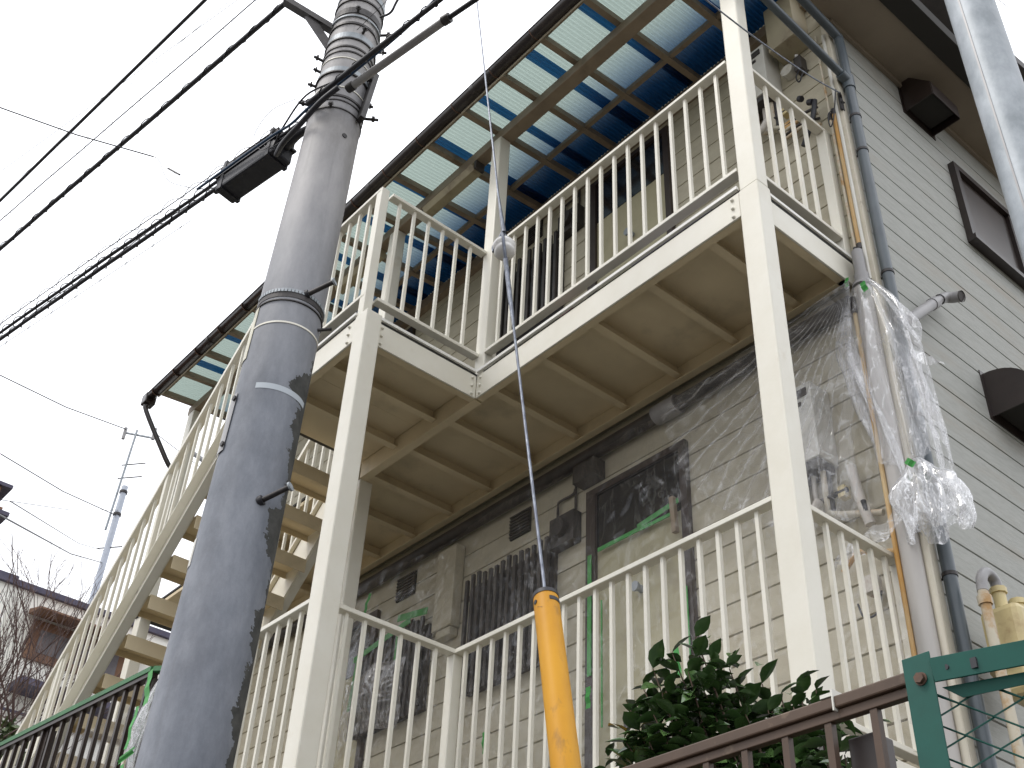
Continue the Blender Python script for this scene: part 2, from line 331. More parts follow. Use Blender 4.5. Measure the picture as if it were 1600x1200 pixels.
MB().add([(-7.4, .42, 2.72), (.46, .42, 2.72), (.46, 6.8, 3.9), (-7.4, 6.8, 3.9), (-7.4, .42, 2.80), (.46, .42, 2.80), (.46, 6.8, 4.0), (-7.4, 6.8, 4.0)],
         [(0, 1, 2, 3), (4, 7, 6, 5), (0, 4, 5, 1), (1, 5, 6, 2), (2, 6, 7, 3), (3, 7, 4, 0)]).build('main_roof', ROOFM, B)
MB().box(-7.4, .40, .40, .86, 2.66, 2.70).build('front_eave', ROOFM, B)

def door(x0, x1, zb, ztop):
    f = MB().box(x0, x0 + .08, .825, .868, zb, ztop).box(x1 - .05, x1, .825, .868, zb, ztop).box(x0 + .08, x1 - .05, .825, .868, ztop - .045, ztop).build('door', FRBR, B)
    MB().box(x0 + .081, x1 - .051, .846, .869, zb, zb + 1.757).build('door_leaf', LEAFD, f)
    MB().box(x0 + .081, x1 - .051, .842, .867, zb + 1.758, ztop - .046).build('transom_pane', GLASSD, f)
    return f
for zb in (0, H):
    d = door(-2.065, -1.245, zb, zb + 2.20)
    MB().tube([(-1.63, .845, zb + 1.38), (-1.63, .80, zb + 1.38)], .022, 12).tube([(-1.63, .80, zb + 1.38), (-1.63, .785, zb + 1.38)], .03, 12).build('door_knob', GALV, d)
    MB().box(-1.78, -1.42, .838, .845, zb + .62, zb + .66).build('letter_slot', GRILL, d)
    door(-5.05, -4.3, zb, zb + 2.2)

def grille_window(x0, x1, z0, z1):
    f = MB().box(x0, x0 + .04, .83, .868, z0, z1).box(x1 - .04, x1, .83, .868, z0, z1).box(x0 + .04, x1 - .04, .83, .868, z1 - .04, z1).box(x0 + .04, x1 - .04, .83, .868, z0, z0 + .04).build('window', GRILL, B)
    MB().box(x0 + .041, x1 - .041, .85, .866, z0 + .041, z1 - .041).build('pane', GLASSD, f)
    n = int((x1 - x0) / .058)
    for i in range(n + 1):
        x = lerp(x0 + .01, x1 - .01, i / n)
        MB().box(x - .014, x + .014, .765, .785, z0 - .03, z1 + random.choice((.02, .045, .03))).build('grille_bar', GRILL, f)
    MB().box(x0 - .01, x1 + .01, .786, .80, z1 - .12, z1 - .09).box(x0 - .01, x1 + .01, .786, .80, z0 + .09, z0 + .12).build('grille_crossbar', GRILL, f)
grille_window(-3.16, -2.352, 1.14, 1.88)
grille_window(-3.16, -2.352, -1.56, -.80)
grille_window(-4.40, -3.62, -1.52, -.90)
def vent_grille(x0, x1, z0, z1):
    f = MB().box(x0, x1, .845, .862, z0, z1).build('wall_vent', BACK, B)
    for i in range(7):
        z = lerp(z0 + .01, z1 - .02, i / 6)
        MB().box(x0 + .005, x1 - .005, .832, .846, z, z + .010).build('vent_slat', GRILL, f)
for a in ((-2.82, -2.62, -.58, -.40), (-4.10, -3.88, -.57, -.385), (-2.82, -2.62, 2.1, 2.28)): vent_grille(*a)

# gable window running out of frame on the right
gw = MB().box(XW, XW + .045, 2.09, 2.14, .90, 1.63).box(XW, XW + .045, 2.141, 4.0, 1.58, 1.63).box(XW, XW + .045, 2.141, 4.0, .90, .95).box(XW + .001, XW + .04, 2.75, 2.80, .951, 1.579).build('gable_window', DKBR, B)
MB().box(XW + .004, XW + .012, 2.141, 2.749, .951, 1.579).build('pane', SCREEN, gw)
MB().box(XW + .004, XW + .010, 2.801, 4.0, .951, 1.579).build('pane', GLASSD, gw)
MB().box(XW + .046, XW + .07, 2.07, 4.02, .885, .925).build('window_sill', DKBR, gw)

# ================================================================ steel walkway
W = root('steel_walkway', (0, 0, FL), 'cream painted steel walkway with riveted fascia beams, joists and tall square posts', 'walkway')
PX0, PX1 = -.072, .052
def post(x0, x1, y0, y1, z0, z1): return MB().box(x0, x1, y0, y1, z0, z1).build('post', CREAM, W, bevel=.008)
post(PX0, PX1, -.004, .10, FL, -.022)
post(PX0 + .004, PX1 - .004, .004, .092, -.018, 2.19)
post(-2.237, -2.112, -.874, -.765, FL - .1, -.022)
post(-2.222, -2.125, .004, .10, -.018, 2.19)
post(-3.53, -3.42, .008, .11, FL, -.19)
post(-3.52, -3.42, .010, .10, .0, 2.19)
post(-3.53, -3.42, -.87, -.77, FL, -.022)
def fascia(a, b): return MB().box(*a, *b).build
# fascia beams
MB().box(-2.178, PX0 - .001, .0, .012, -.190, -.022).build('fascia_beam', CREAM, W, bevel=.002)
MB().box(-.012, .0, .101, YW - .01, -.190, -.022).build('fascia_beam', CREAM, W, bevel=.002)
MB().box(-2.192, -2.180, -.764, -.001, -.190, -.022).build('fascia_beam', CREAM, W, bevel=.002)
MB().box(-3.42, -2.238, -.862, -.850, -.190, -.022).build('fascia_beam', CREAM, W, bevel=.002)
# inner flanges seen from below
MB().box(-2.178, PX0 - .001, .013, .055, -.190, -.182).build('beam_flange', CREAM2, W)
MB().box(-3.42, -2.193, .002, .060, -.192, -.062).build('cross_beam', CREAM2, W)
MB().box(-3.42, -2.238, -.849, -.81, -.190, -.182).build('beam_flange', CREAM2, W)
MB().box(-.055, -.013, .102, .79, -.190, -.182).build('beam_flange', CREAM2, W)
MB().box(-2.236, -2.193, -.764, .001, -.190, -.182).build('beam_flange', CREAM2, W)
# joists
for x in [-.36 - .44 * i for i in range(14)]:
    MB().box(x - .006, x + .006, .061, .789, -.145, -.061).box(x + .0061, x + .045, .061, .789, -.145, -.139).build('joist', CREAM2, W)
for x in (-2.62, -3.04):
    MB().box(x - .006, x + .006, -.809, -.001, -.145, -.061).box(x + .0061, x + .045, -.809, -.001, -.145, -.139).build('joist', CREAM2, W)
MB().box(-6.9, -.013, .79, .80, -.19, -.061).box(-6.9, -.013, .75, .79, -.19, -.183).build('wall_channel', CREAM2, W)
# deck panels between joists
xs = [-.0] + [-.36 - .88 * i for i in range(8)]
for i in range(len(xs) - 1):
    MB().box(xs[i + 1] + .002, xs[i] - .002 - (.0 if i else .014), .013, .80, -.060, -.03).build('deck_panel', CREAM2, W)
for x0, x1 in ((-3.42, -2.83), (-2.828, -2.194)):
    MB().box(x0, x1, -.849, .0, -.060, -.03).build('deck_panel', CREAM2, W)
MB().box(-6.9, -.0, .008, .85, -.021, -.001).box(-3.5, -2.185, -.855, .007, -.021, -.001).build('deck_shadow_sheet', DECKDK, W)  # near-black sheet standing in for the shadow line below the nosing
# pale nosing strip of the deck
MB().box(-2.17, PX0 - .002, -.012, .006, .0, .020).build('deck_nosing', DECKT, W)
MB().box(-.004, .012, .104, YW - .02, .0, .020).build('deck_nosing', DECKT, W)
MB().box(-2.19, -2.170, -.76, -.014, .0, .020).build('deck_nosing', DECKT, W)
MB().box(-3.42, -2.24, -.874, -.858, .0, .020).build('deck_nosing', DECKT, W)
bolt_me = None
def bolt(loc, d):
    global bolt_me
    if bolt_me is None:
        o = MB().tube([(0, 0, 0), (0, 0, .008), (0, 0, .013)], [.010, .010, .004], 8).build('bolt', CREAM); bolt_me = o.data; bpy.data.objects.remove(o)
    inst(bolt_me, 'bolt', W, loc, V(d).to_track_quat('Z', 'Y').to_euler())
for z in (-.05, -.11, -.17):
    bolt((-.115, 0, z), (0, -1, 0)); bolt((-2.305, -.862, z), (0, -1, 0)); bolt((0, .128, z), (1, 0, 0)); bolt((-2.180, -.718, z), (1, 0, 0)); bolt((-2.180, -.035, z), (1, 0, 0)); bolt((-2.14, 0, z), (0, -1, 0))
# ground floor slab of the walkway
MB().box(-6.9, -.002, .0, .85, FL - .09, FL).box(-3.5, -2.2, -.84, -.001, FL - .09, FL).build('floor_slab', CONC, W)
MB().box(.0, .02, .101, .86, FL - .10, FL + .02).box(-2.1, PX0, -.02, -.001, FL - .10, FL + .02).build('slab_edge', CREAM, W)

# ================================================================ railings
bal_mesh = {}
def baluster_mesh(h):
    k = round(h, 3)
    if k not in bal_mesh:
        o = MB().box(-.0095, .0095, -.0095, .0095, 0, h).build('baluster', CREAM); bal_mesh[k] = o.data; bpy.data.objects.remove(o)
    return bal_mesh[k]
def railing(a, b, zb, ztop, label, s0=.06, n=None, pitch=.117, wide=.058, grp='cream balustrades of the walkway', bot=True):
    """straight level run from a to b (x,y); zb underside of bottom rail, ztop underside of the top rail"""
    a, b = V((*a, 0)), V((*b, 0)); L = (b - a).length; d = (b - a) / L
    R = root('railing', (a.x, a.y, zb), label, 'railing', grp)
    MB().bar(a + V((0, 0, ztop + .0125)), b + V((0, 0, ztop + .0125)), wide, .025).build('top_rail', CREAM, R, bevel=.003)
    if bot: MB().bar(a + V((0, 0, zb + .0125)), b + V((0, 0, zb + .0125)), wide, .025).build('bottom_rail', CREAM, R, bevel=.003)
    h = ztop - zb - .025 + .002; me = baluster_mesh(h)
    ang = math.atan2(d.y, d.x); n = n or int((L - s0 * .6) / pitch)
    for i in range(n):
        p = a + d * (s0 + pitch * i)
        if (p - a).length > L - .03: break
        inst(me, 'baluster', R, (p.x, p.y, zb + .024), (0, 0, ang))
    return R
UT, UB = 1.035, .140
LT, LB = -1.862, -2.775
railing((PX0, .03), (-2.126, .03), UB, UT, 'long upstairs balustrade across the balcony front, between the tall corner post and the inner post', s0=.095)
railing((-.03, .093), (-.03, .80), UB, UT, 'short upstairs balustrade at the gable end, right of the tall corner post', s0=.084)
railing((-2.212, -.775), (-2.212, .003), UB, UT, 'upstairs balustrade on the returning side of the stair landing, ending at the inner post', s0=.075)
railing((-2.20, -.835), (-3.50, -.835), UB, UT, 'upstairs balustrade on the front of the stair landing, directly right of the concrete pole', s0=.145)
post_ = MB().box(-.062, .0, .80, .858, .02, 1.062).build('rail_end_post', CREAM, W, bevel=.004)
MB().box(-2.245, -2.185, -.862, -.802, -.018, 1.062).build('rail_corner_post', CREAM, W, bevel=.004)
railing((PX0, .03), (-2.20, .03), LB, LT, 'long ground-floor balustrade behind the yellow guy guard, running to the right-hand tall post', s0=.10, pitch=.1085)
railing((-.03, .102), (-.03, .80), LB, LT, 'short ground-floor balustrade at the gable end, behind the green fence post', s0=.093, pitch=.104)
railing((-2.212, -.766), (-2.212, .003), LB, LT, 'ground-floor balustrade returning from the left tall post to the small corner post', s0=.10, pitch=.112)
railing((-2.24, -.835), (-3.42, -.835), LB, LT, 'ground-floor balustrade between the concrete pole and the left tall post', s0=.115, pitch=.108)
MB().box(-2.25, -2.19, .0, .06, FL, LT - .001).build('rail_corner_post', CREAM, W, bevel=.004)
MB().box(-.062, .0, .80, .858, FL, LT + .025).build('rail_end_post', CREAM, W, bevel=.004)

# ================================================================ staircase
S = root('outdoor_staircase', (-5.0, -.43, FL), 'steep cream steel staircase with open treads climbing left of the concrete pole', 'staircase')
sm = .93
def nos(x): return sm * (x + 3.5)
xe = -6.52
for (y0, y1, fl) in ((-.862, -.852, -1), (-.012, -.002, 1)):
    MB().prism([(-3.5, y0, nos(-3.5) + .12), (-3.5, y0, nos(-3.5) - .18), (xe, y0, nos(xe) - .18), (xe, y0, nos(xe) + .12)], (0, y1 - y0, 0)).build('stringer', CREAM, S)
    a, b = (y0 - .06, y0 - .0005) if fl < 0 else (y1 + .0005, y1 + .06)
    for o in (.112, -.180):
        MB().prism([(-3.5, a, nos(-3.5) + o), (-3.5, a, nos(-3.5) + o - .009), (xe, a, nos(xe) + o - .009), (xe, a, nos(xe) + o)], (0, b - a, 0)).build('stringer_flange', CREAM, S)
tr = None
for k in range(1, 15):
    xa = -3.5 - .2197 * (k - 1); z = -.2043 * k
    if tr is None:
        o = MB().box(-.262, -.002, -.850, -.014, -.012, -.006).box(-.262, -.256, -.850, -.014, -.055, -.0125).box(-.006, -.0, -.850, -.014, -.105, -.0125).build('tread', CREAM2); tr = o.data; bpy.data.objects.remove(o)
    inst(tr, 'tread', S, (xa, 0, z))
for (y, lab) in ((-.842, 'near sloping handrail'), (-.022, 'far sloping handrail')):
    dz = 1.06
    R = root('stair_railing', (-5.0, y, -1.5), 'sloping balustrade on the %s side of the outdoor staircase' % ('street' if y < -.5 else 'house'), 'railing', 'sloping stair balustrades')
    MB().bar((-3.5, y, nos(-3.5) + dz), (xe, y, nos(xe) + dz), .06, .036).build('handrail', CREAM, R, bevel=.003)
    MB().bar((-3.5, y, nos(-3.5) + .17), (xe, y, nos(xe) + .17), .03, .02).build('bottom_rail', CREAM, R)
    me = baluster_mesh(.88); n = int(3.0 / .117)
    for i in range(n):
        x = -3.6 - .117 * i
        inst(me, 'baluster', R, (x, y, nos(x) + .17))
    for x in (-4.62, -5.75):
        MB().box(x - .02, x + .02, y - .02, y + .02, nos(x) + .1, nos(x) + dz - .01).build('rail_post', CREAM, R)

# ================================================================ canopy over the upper walkway
C_ = root('canopy_roof', (-3.4, 0, 2.2), 'lean-to canopy of corrugated blue-white plastic sheets on brown rafters over the upper balcony', 'canopy')
SL = .10
def rz(y): return 2.305 + SL * (y - .03)
XR, XL = .10, -6.95
MB().box(XL, XR, .020, .115, 2.195, 2.288).build('main_beam', BEAM, C_, bevel=.004)
MB().box(-6.92, -6.80, .02, .12, FL, 2.194).build('end_post', CREAM, C_, bevel=.006)
for k in range(17):
    x = -.07 - .4275 * k
    MB().prism([(x - .022, -.30, rz(-.30)), (x + .022, -.30, rz(-.30)), (x + .022, .85, rz(.85)), (x - .022, .85, rz(.85))], (0, 0, .055)).build('rafter', BEAM, C_)
def purlin(y0, y1, z0, z1, m=BEAM): return MB().box(XL, XR, y0, y1, z0, z1).build('purlin', m, C_)
purlin(-.285, -.250, rz(-.27) + .056, rz(-.27) + .085)
purlin(.50, .535, rz(.5) + .018, rz(.5) + .056)
purlin(.15, .17, rz(.15) + .056, rz(.15) + .075)
MB().box(XL, XR, .80, .858, rz(.8) - .10, rz(.8) - .002).build('ledger', BEAM, C_)
MB().box(XL, XR, -.312, -.301, rz(-.3) - .02, rz(-.3) + .085).build('eave_board', TRIM, C_)
# corrugated sheets: ridges run along X so that the fine lines lie parallel to the gutter
def corr(x0, x1, z0, m, name):
    n = max(12, int((x1 - x0) / .032 * 6))
    def f(u, v):
        x = lerp(x0, x1, u); y = lerp(-.335, .855, v)
        return (x, y, rz(y) + z0 + .008 * math.sin(2 * PI * x / .032))
    return MB().grid(f, n, 2).build(name, m, C_)
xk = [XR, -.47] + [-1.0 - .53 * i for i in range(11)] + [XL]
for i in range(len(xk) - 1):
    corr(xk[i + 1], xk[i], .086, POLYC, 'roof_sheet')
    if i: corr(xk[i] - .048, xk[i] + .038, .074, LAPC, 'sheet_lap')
MB().prism([(XR, -.30, rz(-.3) + .02), (XR, .85, rz(.85) + .02), (XR, .85, rz(.85) + .10), (XR, -.30, rz(-.3) + .10)], (.02, 0, 0)).build('end_board', TRIM, C_)
# gutter: half-round trough with brackets
GY, GZ, GR = -.352, 2.285, .046
def gut(u, v):
    a = lerp(PI * .97, 2 * PI * 1.015, v); return (lerp(XL - .1, XR + .1, u), GY + GR * math.cos(a), GZ + GR * math.sin(a))
g = MB().grid(gut, 1, 14).build('gutter', GUTT, C_, solid=.003)
MB().tube([(XL - .1, GY - GR, GZ + .003), (XR + .1, GY - GR, GZ + .003)], .006, 8).build('gutter_rim', GUTT, g)
for k in range(17):
    x = -.07 - .4275 * k
    vs = [(x, GY + (GR + .004) * math.cos(a), GZ + (GR + .004) * math.sin(a)) for a in [lerp(PI * .98, 2 * PI, i / 10) for i in range(11)]]
    MB().tube(vs, .0045, 6).build('gutter_bracket', RUSTB, g)
for k in range(16):
    x = -.28 - .4275 * k
    MB().tube([(x - .022, GY, GZ), (x + .022, GY, GZ)], GR + .003, 18).build('gutter_joint', GUTT, g) if k % 3 == 1 else None
MB().box(XL - .18, XL - .07, GY - .05, GY + .06, GZ - .085, GZ + .03).build('rainwater_head', GUTT, C_, bevel=.01)
MB().tube(arc([(XL - .12, GY, GZ - .08), (XL - .12, GY + .01, GZ - .16), (-6.99, -.06, 1.66), (-6.97, .06, 1.5), (-6.97, .07, 1.2)], 5), .024, 10).tube([(-6.97, .07, 1.2), (-6.97, .07, FL)], .024, 10).build('downpipe', GUTT, C_)

# fluorescent lamp under the main beam
Lm = root('ceiling_lamp', (-2.75, .06, 2.12), 'long weathered fluorescent lamp fixed under the canopy beam beside the inner post', 'lamp')
MB().prism([(-2.45, .025, 2.194), (-2.45, .095, 2.194), (-2.45, .120, 2.150), (-2.45, .095, 2.105), (-2.45, .025, 2.105), (-2.45, .0, 2.150)], (-.62, 0, 0)).build('lamp_cover', LAMPM, Lm, bevel=.004)
MB().box(-2.449, -2.425, .02, .10, 2.11, 2.19).box(-3.095, -3.071, .02, .10, 2.11, 2.19).build('end_cap', GRILL, Lm)
L2 = root('ceiling_lamp', (-3.95, .06, 2.12), 'long weathered fluorescent lamp under the canopy beam behind the landing balusters', 'lamp')
MB().prism([(-3.7, .025, 2.194), (-3.7, .095, 2.194), (-3.7, .120, 2.150), (-3.7, .095, 2.105), (-3.7, .025, 2.105), (-3.7, .0, 2.150)], (-.6, 0, 0)).build('lamp_cover', LAMPM, L2, bevel=.004)

# ================================================================ pipes, boxes and hoods on the house
def tubething(name, label, cat, paths, m, n=14, group=None, at=None):
    mb = MB()
    for p, r in paths: mb.tube(p, r, n)
    o = mb.build(name, m, at=at or paths[0][0][-1]); return tag(o, label, cat, group)
# downpipe at the house corner
D = root('downpipe', (.155, .905, FL), 'grey-blue drainpipe running down the house corner with two sloping feeder arms', 'downpipe')
DX, DY = .158, .905
MB().tube([(DX, DY, 1.40), (DX, DY, -4.4)], .0305, 16).build('pipe', PIPEG, D)
MB().tube(arc([(DX, DY, 1.385), (DX, DY, 1.70), (DX, DY - .01, 1.83), (DX, DY - .06, 1.875), (DX, .3, 1.97), (DX, -.1, 2.05)], 6), .0285, 14).build('upper_arm', PIPEG, D)
MB().tube(arc([(.12, -.34, 2.24), (.125, -.34, 1.75), (.135, -.30, 1.655), (.155, .75, 1.47), (DX - .002, DY - .045, 1.435)], 6), .0255, 14).build('lower_arm', PIPEG, D)
MB().tube([(DX, DY, 1.47), (DX, DY, 1.36)], .037, 16).tube([(DX, DY - .075, 1.447), (DX, DY, 1.425)], .033, 14).build('coupling', PIPEG, D)
for z in (1.1, .80, -.16, -1.1, -1.95):
    MB().tube([(DX, DY, z - .009), (DX, DY, z + .009)], .0345, 16).tube([(DX, DY, z), (XW, DY + .01, z)], .006, 6).build('pipe_clip', DRKM, D)
# sloping vent pipe with elbow
E1 = root('vent_pipe', (.19, 1.2, -.25), 'short grey plastic vent pipe ending in a downturned elbow, clipped to the gable siding', 'pipe')
MB().tube([(.185, .955, -.48), (.185, 1.26, -.18)], .031, 16).build('pipe', PVCG, E1)
MB().tube([(.185, 1.255, -.185), (.185, 1.31, -.135)], .035, 16).tube([(.185, .945, -.488), (.185, .985, -.45)], .035, 16).tube([(.185, .945, -.485), (.16, .915, -.52)], .031, 12).build('coupling', PVCG, E1)
MB().tube([(.185, 1.30, -.143), (.185, 1.37, -.075)], .025, 14).build('neck', PVCG, E1)
MB().tube(arc([(.185, 1.36, -.085), (.188, 1.425, -.03), (.215, 1.455, -.03), (.265, 1.46, -.05)], 6), .031, 16, caps=False).build('elbow', PVCG, E1)
MB().tube([(.262, 1.46, -.049), (.268, 1.46, -.051)], .034, 16, caps=False).tube([(.258, 1.46, -.047), (.260, 1.46, -.048)], .028, 16).build('outlet', GRILL, E1)
MB().bar((XW, 1.14, -.30), (.185, 1.14, -.30), .012, .02).build('pipe_clip', DRKM, E1)
# vent hoods
def hood(y, z, label, sz=1., rnd=True):
    R = root('vent_hood', (XW, y, z), label, 'vent hood', 'dark vent hoods on the gable wall')
    wd, ht, dp = .30 * sz, .33 * sz, .20 * sz
    if rnd:
        ht *= .66; prof = [(XW + dp * math.sin(a), z + ht * (.28 + .72 * math.cos(a))) for a in [PI / 2 * i / 9 for i in range(10)]] + [(XW + dp, z)]
    else:
        prof = [(XW, z + ht), (XW + dp * .12, z + ht), (XW + dp, z + ht * .35), (XW + dp, z)]
    pts = prof + [(XW, z)]
    for yy in (y, y + wd):
        MB().prism([(px, yy, pz) for px, pz in pts], (0, .006, 0)).build('cheek', DKBR, R)
    mb = MB()
    for i in range(len(prof) - 1):
        a, b = prof[i], prof[i + 1]
        mb.add([(a[0], y + .0065, a[1]), (b[0], y + .0065, b[1]), (b[0], y + wd - .0005, b[1]), (a[0], y + wd - .0005, a[1])], [(0, 1, 2, 3)])
    mb.build('canopy', DKBR, R, solid=-.004)
    MB().box(XW + .001, XW + .006, y - .02, y + wd + .03, z - .02, z + ht + .02).build('back_plate', DKBR, R)
    MB().box(XW + .01, XW + dp - .02, y + .02, y + wd - .02, z + .05, z + .055).build('mesh_screen', BACK, R)
hood(1.66, 1.82, 'dark brown square vent hood high under the gable soffit', 1.05, False)
hood(1.80, -.62, 'dark brown rounded vent hood low on the gable wall at the right edge', 1.35, True)

# corner conduits
def conduit(x, y, z0, z1, r, m, label, name='conduit'):
    return tag(MB().tube([(x, y, z0), (x, y, z1)], r, 12).build(name, m, at=(x, y, z0)), label, 'conduit')
cc = root('conduit_pair', (.05, .83, .0), 'pair of thin rust-stained conduits running up the wall beside the corner drainpipe', 'conduit')
MB().tube([(.040, .835, .04), (.036, .835, 1.20)], .010, 10).tube([(.036, .835, 1.165), (.030, .84, 1.95)], .008, 10).build('thin_conduit', CONDU, cc)
MB().tube([(.068, .835, .05), (.064, .835, 1.19)], .013, 10).build('rusty_conduit', RUSTC, cc)
MB().tube([(.090, .838, -.2), (.086, .838, 1.9)], .011, 10).build('pale_conduit', WHBOX, cc)
for x, za, zb, r in ((.036, 1.12, 1.175, .0135), (.064, 1.15, 1.195, .0165), (.068, .03, .07, .018), (.04, .03, .06, .014)): MB().tube([(x, .835, za), (x, .835, zb)], r, 10).build('pipe_collar', DRKM, cc)
MB().tube(arc([(.064, .825, 1.19), (.05, .79, 1.12), (.045, .80, 1.03), (.07, .80, 1.06), (.10, .80, 1.18), (.115, .81, 1.30), (.11, .83, 1.34)], 6), .004, 6).build('cable_loop', RUBB, cc)
tag(MB().tube([(.072, .79, -.20), (.072, .79, -.02)], .032, 14).tube([(.072, .79, -.30), (.072, .79, -.19)], .040, 14).build('conduit_sleeve', PVCG, at=(.07, .79, -.3)), 'fat grey plastic pipe sleeve tucked under the balcony end, above the tied film', 'conduit')
fp = root('wrapped_pipe', (.07, .77, FL), 'fat pale grey pipe beside an orange rusty one, inside clear film at the house corner', 'pipe')
MB().tube([(.072, .775, -.30), (.066, .765, -4.4)], .048, 18).build('pipe', mat('pale_grey_pipe', (.42, .40, .38), (.50, .475, .45), rough=.4, scale=3, stretch=(1, 1, .2), dirt=(.45, .30, .13), dscale=4, dlo=.62), fp)
MB().tube([(.026, .738, -.42), (.018, .728, -4.4)], .012, 10).build('rusty_conduit', RUSTC, fp)
MB().tube([(.128, .80, -.32), (.124, .80, -4.4)], .018, 10).build('pale_conduit', TRIM, fp)
MB().tube([(.030, .735, -.36), (.028, .735, -.46)], .019, 10).build('pipe_collar', DRKM, fp)

# horizontal duct on the wall beneath the deck
hd = root('wall_duct', (-2, .8, -.3), 'dusty grey drain duct running along the wall just under the balcony', 'duct')
MB().tube([(-6.9, .80, -.315), (-.02, .80, -.315)], .045, 14).build('duct', GRILL, hd)
MB().tube([(-1.43, .80, -.315), (-1.25, .80, -.315)], .062, 14).build('duct_joint', PVCG, hd)
MB().box(-2.12, -1.93, .76, .86, -.50, -.37).build('junction_box', GRILL, hd)
tag(MB().box(-3.52, -3.31, .775, .855, -1.03, -.42).box(-3.49, -3.33, .79, .855, -1.09, -1.031).build('vertical_duct', SIDF, at=(-3.4, .8, -1.1), bevel=.006), 'tall flat beige duct box on the wall left of the barred kitchen window', 'duct')

def meter_box(z, label):
    R = root('electric_meter', (-2.25, .82, z), label, 'electric meter', 'electric meters beside the front doors')
    MB().box(-2.36, -2.14, .79, .858, z, z + .21).build('meter_board', GRILL, R)
    MB().tube([(-2.25, .79, z + .11), (-2.25, .75, z + .11)], .06, 18).build('meter_dial', GRILL, R)
    MB().tube(arc([(-2.34, .84, z + .2), (-2.34, .84, z + .33), (-2.32, .84, z + .36), (-2.2, .84, z + .36), (-2.18, .84, z + .39)], 4), .009, 8).tube([(-2.18, .845, z + .2), (-2.18, .845, z + .42)], .009, 8).build('conduit', GRILL, R)
meter_box(-.86, 'round electric meter left of the ground-floor door, under the film')
meter_box(1.85, 'round electric meter left of the upstairs door')

def heater(z, label):
    R = root('water_heater', (-.4, .8, z), label, 'water heater', 'white gas water heaters on the front wall')
    MB().box(-.53, -.275, .70, .858, z, z + .46).build('casing', WHBOX, R, bevel=.006)
    MB().box(-.512, -.30, .692, .699, z + .38, z + .425).build('exhaust_louvre', GRILL, R)
    MB().box(-.40, -.34, .694, .699, z + .33, z + .352).build('badge', GRILL, R)
    MB().box(-.51, -.29, .71, .84, z - .045, z - .001).build('underside_tray', GRILL, R)
    for i, x in enumerate((-.49, -.44, -.38, -.32)):
        MB().tube(arc([(x, .78, z - .02), (x, .78, z - .14 - .03 * i), (x + .02, .79, z - .2 - .03 * i), (x + .12 + .05 * i, .81, z - .26 - .04 * i)], 5), .016 if i % 2 else .012, 10).build('pipe', GREYM if i % 2 == 0 else CONDU, R)
    MB().tube(arc([(-.45, .77, z - .05), (-.47, .70, z - .10), (-.47, .70, z - .22), (-.40, .72, z - .30), (-.34, .74, z - .22)], 6), .022, 10).build('lagged_hose', GREYM, R)
    MB().tube([(-.30, .79, z - .02), (-.30, .79, z - .28)], .013, 8).tube([(-.36, .78, z - .20), (-.2, .78, z - .20)], .013, 8).build('valve_pipe', DRKM, R)
    MB().box(-.25, -.21, .77, .82, z - .23, z - .17).build('gas_cock', YCREAM, R)
heater(1.60, 'white gas water heater with tangled pipes on the wall behind the upstairs end railing')
heater(-1.20, 'white gas water heater under the film, behind the ground-floor end railing')
tag(MB().box(-.235, -.02, .70, .858, 1.92, 2.36).build('meter_cabinet', BGBOX, at=(-.12, .8, 1.92), bevel=.005), 'beige metal cabinet high on the front wall, tucked in the corner under the canopy', 'cabinet')
em = root('outdoor_socket', (-.12, .82, 1.75), 'small dark weatherproof socket with a dangling cable loop below the beige cabinet', 'socket')
MB().box(-.125, -.07, .79, .858, 1.70, 1.83).build('socket_body', GRILL, em, bevel=.006)
MB().tube([(-.10, .80, 1.83), (-.10, .80, 1.85)], .012, 8).build('cap', PORC, em)
MB().tube(arc([(-.10, .80, 1.70), (-.115, .78, 1.62), (-.09, .77, 1.55), (-.06, .78, 1.62), (-.05, .83, 1.68)], 6), .005, 6).build('cable_loop', RUBB, em)
tag(MB().tube([(-.19, .858, 1.79), (-.19, .80, 1.79)], .045, 14).build('round_vent_cap', WHBOX, at=(-.19, .86, 1.79)), 'small round white vent cap under the beige cabinet', 'vent cap')
# second item row low on the end wall: pipe manifold
mf = root('pipe_manifold', (-.15, .80, 1.25), 'cluster of copper and lagged pipes along the wall behind the upstairs end balusters', 'pipes')
for i in range(4):
    z = 1.28 - .035 * i
    MB().tube(arc([(-.33 + .03 * i, .80, z + .06), (-.27, .79, z), (-.12, .79, z + .0), (-.02, .81, z - .02 * i)], 5), .010 + .002 * (i % 2), 8).build('pipe', CONDU if i % 2 else GRILL, mf)
MB().box(-.26, -.20, .78, .83, 1.25, 1.30).box(-.20, -.17, .77, .82, 1.28, 1.32).build('brass_valve', RUSTC, mf)
MB().tube([(-.12, .78, 1.42), (-.10, .78, 1.40)], .02, 8).build('lever', RUBB, mf)
MB().tube([(-.06, .78, 1.33), (-.03, .78, 1.31)], .02, 8).build('lever', RUBB, mf)
MB().tube(arc([(-.02, .79, 1.32), (-.03, .77, 1.2), (-.06, .77, 1.12), (-.14, .78, 1.0)], 6), .016, 8).build('black_hose', RUBB, mf)
mg = root('pipe_manifold', (-.15, .80, -1.9), 'cluster of lagged pipes and a shut-off cock behind the ground-floor end balusters', 'pipes')
MB().tube(arc([(-.17, .79, -1.28), (-.15, .79, -1.45), (-.13, .79, -1.55), (-.12, .80, -1.62)], 6), .026, 10).build('lagged_pipe', GREYM, mg)
MB().tube([(-.125, .775, -1.50), (-.12, .78, -1.56)], .014, 8).build('lever', RUBB, mg)
MB().tube(arc([(-.30, .80, -1.80), (-.2, .79, -1.74), (-.1, .79, -1.78), (-.02, .80, -1.80)], 5), .014, 8).build('copper_pipe', RUSTC, mg)
